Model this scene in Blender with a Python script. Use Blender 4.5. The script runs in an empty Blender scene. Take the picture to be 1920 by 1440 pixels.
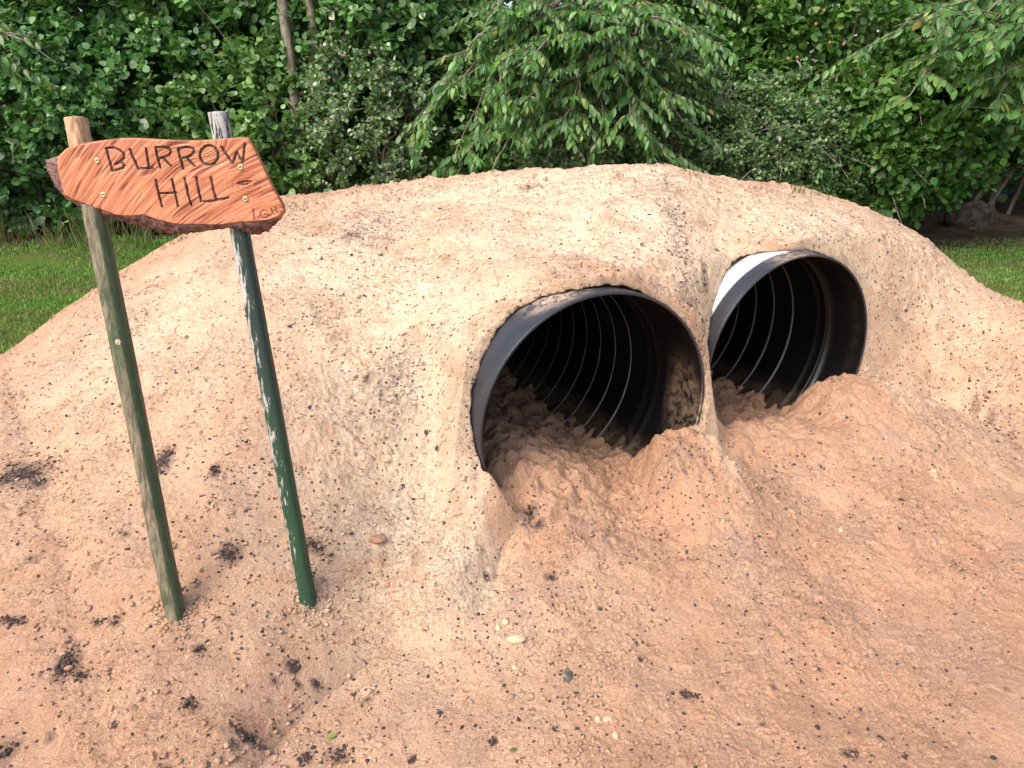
import bpy, math, random
import numpy as np
from mathutils import Vector, Matrix
random.seed(7); rng = np.random.default_rng(11)
S = bpy.context.scene; COL = S.collection
rad = math.radians

# ------------------------------------------------------------------ camera
CZ = 1.5; PITCH = rad(21.0); FPX = 1400.0
cam_d = bpy.data.cameras.new("camera"); cam = bpy.data.objects.new("camera", cam_d); COL.objects.link(cam)
cam.location = (0, 0, CZ); cam.rotation_euler = (math.pi/2 - PITCH, 0, 0)
cam_d.sensor_width = 36; cam_d.lens = 36*FPX/1920; cam_d.clip_start = 0.02; cam_d.clip_end = 600
S.camera = cam
# ------------------------------------------------------------------ sky, sun, exposure
SUN_EL, SUN_AZ = rad(50), rad(-138)        # azimuth measured from +Y towards +X
W = bpy.data.worlds.new("World"); S.world = W; W.use_nodes = True
nt = W.node_tree; bg = nt.nodes["Background"]; sky = nt.nodes.new("ShaderNodeTexSky")
sky.sky_type = 'NISHITA'; sky.sun_disc = False; sky.sun_elevation = SUN_EL; sky.sun_rotation = SUN_AZ
sky.air_density = 1.0; sky.dust_density = 4.0; sky.ozone_density = 0.6
nt.links.new(sky.outputs[0], bg.inputs[0]); bg.inputs[1].default_value = 0.15
sd = bpy.data.lights.new("sun", 'SUN'); sd.energy = 1.15; sd.angle = rad(35); sd.color = (1, .955, .88)
sun = bpy.data.objects.new("sun", sd); COL.objects.link(sun)
sdir = Vector((math.sin(SUN_AZ)*math.cos(SUN_EL), math.cos(SUN_AZ)*math.cos(SUN_EL), math.sin(SUN_EL)))
sun.rotation_euler = sdir.to_track_quat('Z', 'Y').to_euler(); sun.location = sdir*20
S.view_settings.view_transform = 'Standard'; S.view_settings.look = 'None'
S.view_settings.exposure = 0.85; S.view_settings.gamma = 1
S.render.engine = 'CYCLES'
S.cycles.max_bounces = 6; S.cycles.diffuse_bounces = 3; S.cycles.glossy_bounces = 2; S.cycles.transmission_bounces = 3
S.cycles.use_denoising = True

# ------------------------------------------------------------------ maths helpers
CF = np.array([0, math.cos(PITCH), -math.sin(PITCH)]); CU = np.array([0, math.sin(PITCH), math.cos(PITCH)])
CR = np.array([1., 0, 0]); CC = np.array([0, 0, CZ])
def ray(px, py): return CF + CR*((px-960)/FPX) - CU*((py-720)/FPX)
def atY(px, py, Y):
    d = ray(px, py); return CC + d*(Y/d[1])
def atZ(px, py, z=0.):
    d = ray(px, py); return CC + d*((z-CZ)/d[2])
_p = rng.permutation(256); _p = np.concatenate([_p, _p, _p])
_g = rng.normal(size=(256, 3)); _g /= np.linalg.norm(_g, axis=1)[:, None]
def noise3(x, y, z):
    x = np.asarray(x, float); y = np.asarray(y, float); z = np.asarray(z, float)
    x, y, z = np.broadcast_arrays(x, y, z)
    xi = np.floor(x).astype(int); yi = np.floor(y).astype(int); zi = np.floor(z).astype(int)
    fx, fy, fz = x-xi, y-yi, z-zi; xi &= 255; yi &= 255; zi &= 255
    u = fx*fx*fx*(fx*(fx*6-15)+10); v = fy*fy*fy*(fy*(fy*6-15)+10); w = fz*fz*fz*(fz*(fz*6-15)+10)
    def gd(a, b, c):
        h = _p[(_p[(_p[(xi+a) & 255]+yi+b) & 255]+zi+c) & 255]
        g = _g[h]; return g[..., 0]*(fx-a)+g[..., 1]*(fy-b)+g[..., 2]*(fz-c)
    def L(a, b, t): return a+(b-a)*t
    return 1.6*L(L(L(gd(0,0,0), gd(1,0,0), u), L(gd(0,1,0), gd(1,1,0), u), v),
                 L(L(gd(0,0,1), gd(1,0,1), u), L(gd(0,1,1), gd(1,1,1), u), v), w)
def noise2(x, y, seed=0.): return noise3(x, y, np.full(np.shape(x), seed*3.17+.37))
def sstep(a, b, x):
    t = np.clip((x-a)/(b-a), 0, 1); return t*t*(3-2*t)
def smin(a, b, k):
    h = np.clip(.5+.5*(b-a)/k, 0, 1); return b*(1-h)+a*h-k*h*(1-h)
def smax(a, b, k): return -smin(-a, -b, k)

# ------------------------------------------------------------------ object helpers
def tag(o, label=None, cat=None, group=None, kind=None):
    if label: o['label'] = label
    if cat: o['category'] = cat
    if group: o['group'] = group
    if kind: o['kind'] = kind
    return o
def empty(name, loc, label=None, cat=None, group=None):
    o = bpy.data.objects.new(name, None); COL.objects.link(o); o.location = loc
    o.empty_display_size = .1
    return tag(o, label, cat, group)
def np_mesh(name, verts, quads=None, tris=None, mats=(), parent=None, smooth=False, attrs=None, mat_idx=None):
    """verts in world space; parent is an unrotated Empty (or a mesh under one)."""
    verts = np.asarray(verts, np.float32)
    if parent is not None:
        q = parent; off = Vector((0, 0, 0))
        while q is not None: off += q.location; q = q.parent
        verts = verts - np.array(off, np.float32)
    me = bpy.data.meshes.new(name)
    li, st, tot = [], [], 0
    sizes = []
    if quads is not None and len(quads):
        quads = np.asarray(quads, np.int32); li.append(quads.ravel()); sizes.append(np.full(len(quads), 4, np.int32))
    if tris is not None and len(tris):
        tris = np.asarray(tris, np.int32); li.append(tris.ravel()); sizes.append(np.full(len(tris), 3, np.int32))
    li = np.concatenate(li); sizes = np.concatenate(sizes); st = np.concatenate([[0], np.cumsum(sizes)[:-1]]).astype(np.int32)
    me.vertices.add(len(verts)); me.vertices.foreach_set("co", verts.ravel())
    me.loops.add(len(li)); me.loops.foreach_set("vertex_index", li)
    me.polygons.add(len(sizes)); me.polygons.foreach_set("loop_start", st); me.polygons.foreach_set("loop_total", sizes)
    if smooth: me.polygons.foreach_set("use_smooth", np.ones(len(sizes), bool))
    if mat_idx is not None: me.polygons.foreach_set("material_index", np.asarray(mat_idx, np.int32))
    for k, a in (attrs or {}).items():
        a = np.asarray(a, np.float32)
        if a.ndim == 1:
            me.attributes.new(k, 'FLOAT', 'POINT').data.foreach_set("value", a)
        else:
            if a.shape[1] == 3: a = np.concatenate([a, np.ones((len(a), 1), np.float32)], 1)
            me.attributes.new(k, 'FLOAT_COLOR', 'POINT').data.foreach_set("color", a.ravel())
    for m in (mats if isinstance(mats, (list, tuple)) else [mats]): me.materials.append(m)
    me.update(); me.validate()
    o = bpy.data.objects.new(name, me); COL.objects.link(o)
    if parent is not None: o.parent = parent
    return o

# ------------------------------------------------------------------ material helpers
class NT:
    def __init__(s, name):
        s.m = bpy.data.materials.new(name); s.m.use_nodes = True; s.t = s.m.node_tree
        s.b = s.t.nodes["Principled BSDF"]; s.out = s.t.nodes["Material Output"]
        s.pos = s.n('ShaderNodeTexCoord').outputs['Object']
    def n(s, t, **k):
        a = s.t.nodes.new(t)
        for q, v in k.items(): setattr(a, q, v)
        return a
    def link(s, a, b): s.t.links.new(a, b)
    def attr(s, name, col=False):
        a = s.n('ShaderNodeAttribute', attribute_name=name); return a.outputs['Color' if col else 'Fac']
    def noise(s, scale, detail=4, rough=.55, dist=0, vec=None):
        a = s.n('ShaderNodeTexNoise'); a.inputs['Scale'].default_value = scale; a.inputs['Detail'].default_value = detail
        a.inputs['Roughness'].default_value = rough; a.inputs['Distortion'].default_value = dist
        s.link(vec if vec is not None else s.pos, a.inputs['Vector']); return a.outputs['Fac']
    def voro(s, scale, feature='F1', vec=None, rnd=1):
        a = s.n('ShaderNodeTexVoronoi', feature=feature); a.inputs['Scale'].default_value = scale; a.inputs['Randomness'].default_value = rnd
        s.link(vec if vec is not None else s.pos, a.inputs['Vector']); return a
    def mapv(s, scale=(1,1,1), rot=(0,0,0), vec=None):
        a = s.n('ShaderNodeMapping'); a.inputs['Scale'].default_value = scale; a.inputs['Rotation'].default_value = rot
        s.link(vec if vec is not None else s.pos, a.inputs['Vector']); return a.outputs[0]
    def ramp(s, f, a, b, smooth=True):
        r = s.n('ShaderNodeMapRange'); r.interpolation_type = 'SMOOTHSTEP' if smooth else 'LINEAR'
        r.inputs['From Min'].default_value = a; r.inputs['From Max'].default_value = b
        s.link(f, r.inputs['Value']); return r.outputs['Result']
    def mix(s, f, a, b, mode='MIX'):
        m = s.n('ShaderNodeMix', data_type='RGBA', blend_type=mode)
        if isinstance(f, (int, float)): m.inputs[0].default_value = f
        else: s.link(f, m.inputs[0])
        for v, i in ((a, 6), (b, 7)):
            if isinstance(v, tuple): m.inputs[i].default_value = v+(1,)
            else: s.link(v, m.inputs[i])
        return m.outputs[2]
    def math(s, op, a, b=0., c=0.):
        m = s.n('ShaderNodeMath', operation=op)
        for v, i in ((a, 0), (b, 1), (c, 2)):
            if isinstance(v, (int, float)): m.inputs[i].default_value = v
            else: s.link(v, m.inputs[i])
        return m.outputs[0]
    def bump(s, h, strength=.5, dist=.01, normal=None):
        b = s.n('ShaderNodeBump'); b.inputs['Strength'].default_value = strength; b.inputs['Distance'].default_value = dist
        s.link(h, b.inputs['Height'])
        if normal is not None: s.link(normal, b.inputs['Normal'])
        return b.outputs[0]
    def set(s, color=None, rough=None, normal=None, spec=None, metal=None, coat=None):
        for v, k in ((color, 'Base Color'), (rough, 'Roughness'), (normal, 'Normal'), (spec, 'Specular IOR Level'), (metal, 'Metallic'), (coat, 'Coat Weight')):
            if v is None: continue
            if isinstance(v, tuple): s.b.inputs[k].default_value = v+(1,)
            elif isinstance(v, (int, float)): s.b.inputs[k].default_value = v
            else: s.link(v, s.b.inputs[k])
        return s.m

# ------------------------------------------------------------------ sand material
def sand_material():
    m = NT("sand")
    big = m.noise(1.1, 3, .5); med = m.noise(5.5, 5, .6, .4); fine = m.noise(60, 4, .6); grit = m.noise(420, 2, .7)
    c = m.mix(m.ramp(med, .38, .62), (.59, .322, .190), (.655, .378, .235))
    c = m.mix(m.ramp(m.noise(2.6, 4, .6, .3), .50, .68), c, (.56, .325, .225))       # pinkish damp patches
    c = m.mix(m.ramp(m.noise(9, 5, .65, .6), .60, .72), c, (.60, .27, .145))         # rusty streaks
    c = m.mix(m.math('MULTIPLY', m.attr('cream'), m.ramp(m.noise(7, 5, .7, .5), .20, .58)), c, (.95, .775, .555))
    c = m.mix(m.ramp(m.noise(22, 5, .7, .5), .62, .74), c, (.76, .53, .34))         # pale crumbs
    c = m.mix(m.ramp(fine, .42, .28), c, (.40, .22, .135))
    c = m.mix(m.math('MULTIPLY', m.ramp(m.noise(150, 4, .75), .50, .36), .55), c, (.33, .18, .12))
    c = m.mix(m.math('MULTIPLY', m.ramp(m.noise(110, 4, .75), .54, .68), .5), c, (.86, .64, .44))
    c = m.mix(m.math('MULTIPLY', m.ramp(grit, .52, .36), .55), c, (.36, .20, .13))
    c = m.mix(m.math('MULTIPLY', m.ramp(grit, .56, .68), .45), c, (.90, .68, .48))
    # dark soil specks, denser where the 'speck' attribute is high
    v = m.voro(75); v2 = m.voro(28)
    rnd = m.n('ShaderNodeSeparateColor'); m.link(v.outputs['Color'], rnd.inputs[0])
    rnd2 = m.n('ShaderNodeSeparateColor'); m.link(v2.outputs['Color'], rnd2.inputs[0])
    sp = m.attr('speck')
    on = m.math('LESS_THAN', rnd.outputs[0], m.math('MULTIPLY_ADD', sp, .30, .010))
    dst = m.math('ADD', v.outputs['Distance'], m.math('MULTIPLY', m.math('SUBTRACT', m.noise(160, 3), .5), .9))
    k1 = m.math('MULTIPLY', on, m.ramp(dst, .40, .26))
    on2 = m.math('LESS_THAN', rnd2.outputs[0], m.math('MULTIPLY_ADD', sp, .16, .002))
    dst2 = m.math('ADD', v2.outputs['Distance'], m.math('MULTIPLY', m.math('SUBTRACT', m.noise(70, 5, .7), .5), 1.5))
    k2 = m.math('MULTIPLY', on2, m.ramp(dst2, .26, .16))
    soil = m.mix(m.noise(200, 3, .6), (.045, .034, .030), (.17, .12, .10))
    c = m.mix(m.math('MULTIPLY', m.ramp(sp, .35, 1.0), m.ramp(m.noise(45, 5, .7), .42, .6)), c, (.36, .26, .22))
    c = m.mix(k1, c, soil); c = m.mix(k2, c, soil)
    # small elongated dark brown specks, denser where 'cream' is high
    for sc_, rz_, lim in ((26, .5, .10), (34, -.7, .09), (22, 2.0, .07)):
        ve = m.voro(sc_, vec=m.mapv((1, 3.2, 1), (0, 0, rz_))); sv_ = m.n('ShaderNodeSeparateColor'); m.link(ve.outputs['Color'], sv_.inputs[0])
        de = m.math('ADD', ve.outputs['Distance'], m.math('MULTIPLY', m.math('SUBTRACT', m.noise(120, 3, .7), .5), .8))
        ke = m.math('MULTIPLY', m.math('LESS_THAN', sv_.outputs[1], m.math('MULTIPLY_ADD', m.attr('cream'), lim*1.1, lim*.35)), m.ramp(de, .27, .15))
        c = m.mix(m.math('MULTIPLY', ke, .85), c, m.mix(sv_.outputs[2], (.13, .08, .055), (.33, .20, .13)))
    s3 = m.attr('soil')
    k3 = m.ramp(m.math('ADD', s3, m.math('MULTIPLY', m.math('SUBTRACT', m.noise(60, 6, .8), .5), 2.6)), .62, .80)
    k3 = m.math('MULTIPLY', k3, m.ramp(s3, .08, .25))
    c = m.mix(m.math('MULTIPLY', m.ramp(m.math('ADD', s3, m.math('MULTIPLY', m.math('SUBTRACT', m.noise(40, 5, .75), .5), 1.2)), .18, .5), .6), c, (.25, .155, .11))
    c = m.mix(k3, c, soil)
    wv = m.n('ShaderNodeVectorMath', operation='MULTIPLY_ADD'); nv = m.n('ShaderNodeTexNoise'); nv.inputs['Scale'].default_value = 45; nv.inputs['Detail'].default_value = 3
    m.link(m.pos, nv.inputs['Vector']); m.link(nv.outputs['Color'], wv.inputs[0]); wv.inputs[1].default_value = (.03, .03, .03); m.link(m.pos, wv.inputs[2])
    va = m.voro(48, vec=wv.outputs[0]).outputs['Distance']; vb = m.voro(120, vec=wv.outputs[0]).outputs['Distance']
    lum = m.ramp(m.noise(7, 4, .6), .42, .60)
    h = m.math('ADD', m.math('MULTIPLY', m.noise(48, 8, .82, .2), .9), m.math('MULTIPLY', m.math('MULTIPLY', va, lum), -.22))
    h = m.math('ADD', h, m.math('MULTIPLY', vb, -.22))
    ck = m.noise(24, 5, .7, 1.2, m.mapv((1, 1.5, 1)))
    crk = m.math('MULTIPLY', m.ramp(m.math('ABSOLUTE', m.math('SUBTRACT', ck, .5)), .018, .0), m.ramp(m.noise(3.3, 3), .45, .6))
    h = m.math('SUBTRACT', h, m.math('MULTIPLY', crk, 1.1))
    h = m.math('ADD', h, m.math('MULTIPLY', m.noise(230, 3, .8), .45))
    n = m.bump(h, .7, .012)
    n = m.bump(grit, .6, .003, n)
    return m.set(c, .95, n, .15)
SAND = sand_material()

# ------------------------------------------------------------------ mound shape
PR = .45
A1, A2 = .4448, .48
C1 = np.array([.302, 2.363, .465]); C2 = np.array([1.149, 2.905, .48])
def pipe_sl(x, y, c, a):
    """s: depth behind the lip; l: sideways (right positive)"""
    return -((x-c[0])*math.sin(a)-(y-c[1])*math.cos(a)), (x-c[0])*math.cos(a)+(y-c[1])*math.sin(a)
SIL = [(0,672),(60,625),(130,575),(180,545),(215,520),(270,490),(330,448),(400,408),(460,385),(520,370),(640,355),(760,340),(900,325),
       (1000,318),(1100,312),(1180,307),(1245,307),(1290,318),(1330,330),(1360,340),(1430,346),(1500,352),(1600,375),(1660,405),(1740,450),(1800,500),(1850,540),(1920,578)]
_az, _dp = [], []
for q in SIL:
    d = ray(*q); _az.append(math.degrees(math.atan2(d[0], d[1]))); _dp.append(-d[2]/math.hypot(d[0], d[1]))
_azD = [-180,-60,-36,-26,-17,-8,2,11,16,26,35,60,180]; _D = [3.0,3.2,3.6,3.95,4.15,4.05,3.95,3.9,4.0,4.2,3.95,3.3,3.0]
def Dc(az): return np.interp(az, _azD, _D)
_az = np.array(_az); _hc = CZ-np.array(_dp)*Dc(_az)
_az2 = np.concatenate([[-180,-75,-62,-48], _az, [46,60,75,180]]); _hc2 = np.concatenate([[-.1,-.1,.05,.3], _hc, [.42,.16,-.1,-.1]])
_azT = [-180,-60,-36,-28,-20,-12,-6,0,6,15,26,35,60,180]; _T = [1.3,1.3,1.25,1.35,1.6,1.78,1.74,1.76,1.8,1.8,1.85,1.9,1.5,1.3]
FA = np.arange(-180, 180.01, .25)
def _sm(y, w):
    m = int(16*w); k = np.exp(-.5*(np.arange(-m, m+1)*.25/w)**2); k /= k.sum()
    return np.convolve(np.pad(y, m, mode='edge'), k, 'valid')
FD = _sm(np.interp(FA, _azD, _D), 2.0); FT_ = _sm(np.interp(FA, _azT, _T), 2.5)
FE = _sm(np.interp(FA, [-180,-27,-16,-5,8,16,32,180], [.92,.92,.84,.74,.68,.8,.92,.92]), 3)
FDP = _sm(np.interp(FA, _az, _dp), .8)
_hc2[4:-4] = CZ-np.array(_dp)*np.interp(_az, FA, FD); FH = _sm(np.interp(FA, _az2, _hc2), .8)
def dome(x, y):
    az = np.degrees(np.arctan2(x, y)); r = np.hypot(x, y)
    D = np.interp(az, FA, FD); hc = np.interp(az, FA, FH); T = np.interp(az, FA, FT_)
    t = (r-T)/(D-T)
    up = np.where(t > 0, np.sin(np.clip(t, 0, 1)*math.pi/2)**np.interp(az, FA, FE), .25*t)
    rb = np.clip(r-D, 0, None)
    drop = np.where(rb < 1.3, .19*rb*rb+.14*rb, .503+(rb-1.3)*.63)
    base = np.clip(hc, 0, None)
    return np.where(t < 1, base*up, base-drop)
BL = [(C1, A1), (C2, A2)]
def cover(x, y):
    out = np.full(np.shape(x), -9.)
    for (c, a), sf in ((BL[0], .13), (BL[1], .17)):
        s, l = pipe_sl(x, y, c, a)
        top = c[2]+PR+.035
        ridge = top-np.where(l < 0, 1.0 if c is C1 else 1.3, .8)*np.clip(np.abs(l)-.10, 0, None)**1.35
        face = sf+.03*noise2(l*6, s*0+c[0], 5)-(.075 if c is C1 else .10)*sstep(-.26, .06, l)+.08*sstep(0, -.4, l)       # where the sand stops on the barrel
        if c is C1: ridge = ridge-5*np.clip(l-.44, 0, None)
        if c is C1: ridge = ridge-2.6*np.clip(-l-.44, 0, None)
        front = top-np.clip(face-s, 0, None)*np.interp(l, [-.9, -.35, 0, .1], [2.8, 3.2, 4., 7.])
        back = -.14*np.clip(s-.9, 0, None)
        out = smax(out, np.minimum(ridge+back, front), .06)
    return out
def rough2(x, y, amp=1.):
    n = .016*noise2(x*3.1, y*3.1, 1)+.010*noise2(x*8, y*8, 2)
    m = noise2(x*2.2+4, y*2.2, 6)
    a = (.65+.9*np.clip(m+.2, 0, 1))*(.45+.55*sstep(1.7, 2.7, np.hypot(x, y)))
    c = noise2(x*19, y*19, 3); c2 = noise2(x*44, y*44, 4); c3 = noise2(x*95, y*95, 8)
    n = n+a*(.0065*c-.0075*np.abs(c2)+.0040*c3-.010*np.clip(.12-np.abs(noise2(x*16+3*c2*.1, y*23, 9)), 0, 1)*5*np.clip(m+.35, 0, 1))
    lump = np.clip(noise2(x*27+9, y*27, 7)-.28, 0, 1)
    return amp*(n+a*.022*lump)
def H_out(x, y):
    d = dome(x, y)
    s1, l1 = pipe_sl(x, y, C1, A1)
    d = d-.14*np.exp(-((l1+.60)/.20)**2-((s1-.02)/.22)**2)
    # the dug-out face between and beside the two mouths
    s1, l1 = pipe_sl(x, y, C1, A1); s2, l2 = pipe_sl(x, y, C2, A2)
    w = sstep(.30, .80, l1)
    sf = s1*(1-w)+s2*w
    side = np.clip(l2-.55, 0, None)
    k = 3.2-2.3*sstep(0, .7, side)
    ramp = .41+.20*side+k*(sf-.01+.10*side)
    ramp = np.maximum(ramp, -.05)
    cutd = smin(d, ramp, .10); bl = np.maximum(sstep(.10, .95, side), sstep(-.16, -.62, l1+.7*np.clip(-s1-.05, 0, None)+.03*noise2(x*9, y*9, 94)))
    d = cutd*(1-bl)+d*bl
    return smax(d, cover(x, y), .07+.07*sstep(-.2, -.5, l1))
def floor_z(x, y):
    r = np.hypot(x, y)
    z = np.full(np.shape(x), 0.)
    s1, l1 = pipe_sl(x, y, C1, A1); s2, l2 = pipe_sl(x, y, C2, A2)
    z = z+.13*sstep(-1.1, .1, s1)*sstep(-1.0, -.2, l1)*sstep(3., 1.6, l1)
    # a loose heap inside the nearer mouth, then the berms across the right-hand halves of both
    z = z+.17*np.exp(-((l1+.20)/.24)**2-((s1-.30)/.42)**2)
    fw = sstep(-.06, -.45, s1)
    b1 = np.interp(l1+.03*noise2(s1*9, l1*9, 91), [-.9, .12, .19, .235, .45, .52, .72, 1.0], [0, 0, .28, .92, .96, .50, .08, 0])
    b1 = b1*(1-fw)+fw*.8*np.exp(-((l1-.42)/.34)**2)
    t1 = .245*b1*np.exp(-((s1+.02)/np.where(s1 > -.02, .12, .34))**2)
    b2 = np.interp(l2+.03*noise2(s2*9, l2*9, 92), [-.9, -.5, -.2, 0, .10, .18, .27, .46, .60, .82, 1.15], [.15, .62, .62, .42, .42, .92, 1, 1, .8, .4, 0])
    fw2 = sstep(.0, -.30, s2); b2 = b2*(1-fw2)+fw2*.9*np.exp(-((l2-.30)/.60)**2)
    t2 = .25*b2*np.exp(-((s2+.03)/np.where(s2 > -.03, .14, .48))**2)
    z = z+smax(t1, t2, .03)-.0075
    return z-1.2*sstep(4.4, 5.2, r)
def terrain(x, y):
    """the uncut top surface (no pipe hollows)"""
    return np.maximum(H_out(x, y), floor_z(x, y))
def in_void(x, y, z):
    v = np.zeros(np.shape(x), bool)
    for (c, a), L in zip(BL, (1.5, 1.1)):
        s, l = pipe_sl(x, y, c, a); v |= (l**2+(z-c[2])**2 < .4562**2) & (s < L)
    return v
def surf(x, y):
    """highest sand surface a thing could lie on, cut by the hollows in front of the pipes"""
    h = H_out(x, y)+rough2(x, y); f = floor_z(x, y)+rough2(x, y)
    out = np.maximum(h, f)
    for (c, a), L in zip(BL, (1.5, 1.1)):
        s, l = pipe_sl(x, y, c, a); q = .4562**2-l**2
        top = c[2]+np.sqrt(np.clip(q, 0, None))
        out = np.where((q > 0) & (s < L) & (h < top), np.minimum(out, np.maximum(f, np.minimum(h, c[2]-np.sqrt(np.clip(q, 0, None))))), out)
    return out
# match the crest line of the mound to its measured outline
for _ in range(4):
    sel = np.nonzero((FA > _az[0]) & (FA < _az[-1]))[0]; rr = FD[sel][:, None]+np.linspace(-.9, .9, 200)[None]
    X = np.sin(np.radians(FA[sel]))[:, None]*rr; Y = np.cos(np.radians(FA[sel]))[:, None]*rr
    el = ((H_out(X, Y)-CZ)/rr); best = el.max(1)
    err = np.zeros_like(FA); err[sel] = (-FDP[sel]-best)*FD[sel]; err[:sel[0]] = err[sel[0]]*0; FH = FH+_sm(err, .5)
def edge_fade(x, y):
    return 0

az_f = np.arange(-40, 40.01, .1)
az_c = np.concatenate([np.linspace(-180, -41, 90), az_f, np.linspace(41, 180, 90)])
lr = np.concatenate([np.log(np.linspace(.3, 1.1, 60))[:-1], np.arange(math.log(1.1), math.log(4.6), .0026), np.linspace(math.log(4.62), math.log(8.5), 130)])
RR = np.exp(lr); AZ = np.radians(az_c)
gx = np.sin(AZ)[:, None]*RR; gy = np.cos(AZ)[:, None]*RR
gz = terrain(gx, gy)
gz = gz+rough2(gx, gy)
# the sand thins out to nothing over the lawn
edge = 1.9+1.0*sstep(70, 110, np.abs(np.degrees(AZ)))[:, None]*0
out_m = sstep(55, 80, np.abs(np.degrees(AZ)))[:, None]*sstep(1.7, 2.6, gx*0+RR)
gz = gz-.35*out_m
gz = np.maximum(gz, -.12)
nA, nR = gx.shape
# ---- voxel patch around the pipes (surface nets on the same grid lines)
ia0, ia1 = np.searchsorted(az_c, -14), np.searchsorted(az_c, 33)
ir0, ir1 = np.searchsorted(RR, 1.85), np.searchsorted(RR, 4.4)
zs = np.arange(-.06, 1.28, .007)
px_ = gx[ia0:ia1, ir0:ir1]; py_ = gy[ia0:ia1, ir0:ir1]
rg = rough2(px_, py_)
Ho = (H_out(px_, py_)+rg).astype(np.float32); Fl = (floor_z(px_, py_)*sstep(3.95, 3.7, np.hypot(px_, py_)*0+3.0)+rg*1.0)
s1_, l1_ = pipe_sl(px_, py_, C1, A1); s2_, l2_ = pipe_sl(px_, py_, C2, A2)
infl = sstep(-.45, .08, s1_)*sstep(.75, .3, np.abs(l1_))+sstep(-.35, .08, s2_)*sstep(.8, .3, np.abs(l2_))
extra = .042*np.abs(noise2(px_*11, py_*11, 12))+.018*noise2(px_*24, py_*24, 13)+.012*np.abs(noise2(px_*50, py_*50, 14))-.012
Fl = (Fl+np.clip(infl, 0, 1)*extra*sstep(1.88, 2.1, np.hypot(px_, py_))).astype(np.float32)
F3 = np.empty(px_.shape+(len(zs),), np.float32)
sl = [(pipe_sl(px_, py_, c, a), c, L) for (c, a), L in zip(BL, (1.5, 1.1))]
wob = (.010*noise2(px_*14, py_*14, 15)+.006*noise2(px_*40, py_*40, 16)).astype(np.float32)
for k, z in enumerate(zs):
    v = np.full(px_.shape, 1e3, np.float32)
    for (s, l), c, L in sl:
        rv = np.sqrt(l*l+(z-c[2])**2)
        w_ = np.where(s < .0, wob*2.0*sstep(c[2], c[2]-.15, z)+.028*sstep(c[2]-.05, c[2]-.2, z)*(l < 0), 0)+.9*np.clip(-s-.25, 0, None)
        v = np.minimum(v, np.maximum(rv-.4538+w_, s-L))
    F3[..., k] = np.minimum(z-Fl, np.maximum(z-Ho, -v))
nb = np.abs(F3) < .03
ia_, ja_, ka_ = np.nonzero(nb)
x_, y_, z_ = px_[ia_, ja_], py_[ia_, ja_], zs[ka_]
bw = np.minimum(np.minimum(ia_, px_.shape[0]-1-ia_), np.minimum(ja_, px_.shape[1]-1-ja_))
F3[nb] += (sstep(4, 25, bw)*(.006*noise3(x_*26, y_*26, z_*26)+.006*np.abs(noise3(x_*55, y_*55, z_*55))-.002)).astype(np.float32)
del ia_, ja_, ka_, x_, y_, z_, bw, nb
def surface_nets(F, X, Y, Z):
    sg = F < 0
    n0, n1, n2 = F.shape
    c = np.zeros((n0-1, n1-1, n2-1), np.int8)
    for a in (0, 1):
        for b in (0, 1):
            for d in (0, 1): c += sg[a:n0-1+a, b:n1-1+b, d:n2-1+d]
    act = (c > 0) & (c < 8); ii, jj, kk = np.nonzero(act)
    idx = np.full(act.shape, -1, np.int32); idx[ii, jj, kk] = np.arange(len(ii))
    P = np.zeros((len(ii), 3)); N = np.zeros(len(ii))
    cr = [(a, b, d) for a in (0, 1) for b in (0, 1) for d in (0, 1)]
    for p in cr:
        for ax in range(3):
            if p[ax]: continue
            q = list(p); q[ax] = 1
            fp = F[ii+p[0], jj+p[1], kk+p[2]]; fq = F[ii+q[0], jj+q[1], kk+q[2]]
            m = (fp < 0) != (fq < 0); t = np.where(m, fp/np.where(m, fp-fq, 1), 0)
            A = np.stack([X[ii+p[0], jj+p[1]], Y[ii+p[0], jj+p[1]], Z[kk+p[2]]], 1)
            B = np.stack([X[ii+q[0], jj+q[1]], Y[ii+q[0], jj+q[1]], Z[kk+q[2]]], 1)
            P += np.where(m[:, None], A+(B-A)*t[:, None], 0); N += m
    P /= N[:, None]
    quads = []
    # edges along z
    for ax in range(3):
        s0 = [slice(1, -1)]*3; s0[ax] = slice(0, None)
        a = [slice(None)]*3; b = [slice(None)]*3
        A = sg[tuple(slice(0, -1) if i == ax else slice(None) for i in range(3))]
        B = sg[tuple(slice(1, None) if i == ax else slice(None) for i in range(3))]
        e = np.argwhere(A != B)
        o1, o2 = [(1, 2), (2, 0), (0, 1)][ax]
        ok = (e[:, o1] > 0) & (e[:, o2] > 0) & (e[:, o1] < act.shape[o1]) & (e[:, o2] < act.shape[o2]); e = e[ok]
        fl = A[tuple(e.T)]
        def gi(d1, d2):
            f = e.copy(); f[:, o1] -= d1; f[:, o2] -= d2; return idx[tuple(f.T)]
        q = np.stack([gi(1, 1), gi(0, 1), gi(0, 0), gi(1, 0)], 1)
        q[~fl] = q[~fl][:, ::-1]
        quads.append(q)
    return P, np.concatenate(quads)
pv, pq = surface_nets(F3, px_, py_, zs)
pq = pq[(pq >= 0).all(1)][:, ::-1]
# grid faces are (radial x azimuth) mirrored, so settle orientation by the upward faces
e1 = pv[pq[:, 1]]-pv[pq[:, 0]]; e2 = pv[pq[:, 3]]-pv[pq[:, 0]]
# keep only the skin that can be seen, drop the far ends of the bores
nn = np.cross(e1, e2)
cen = pv[pq].mean(1)
test = np.abs(cen[:, 2]-(H_out(cen[:, 0], cen[:, 1]))) < .04
if np.median(nn[test, 2]) < 0: pq = pq[:, ::-1]
del F3
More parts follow.
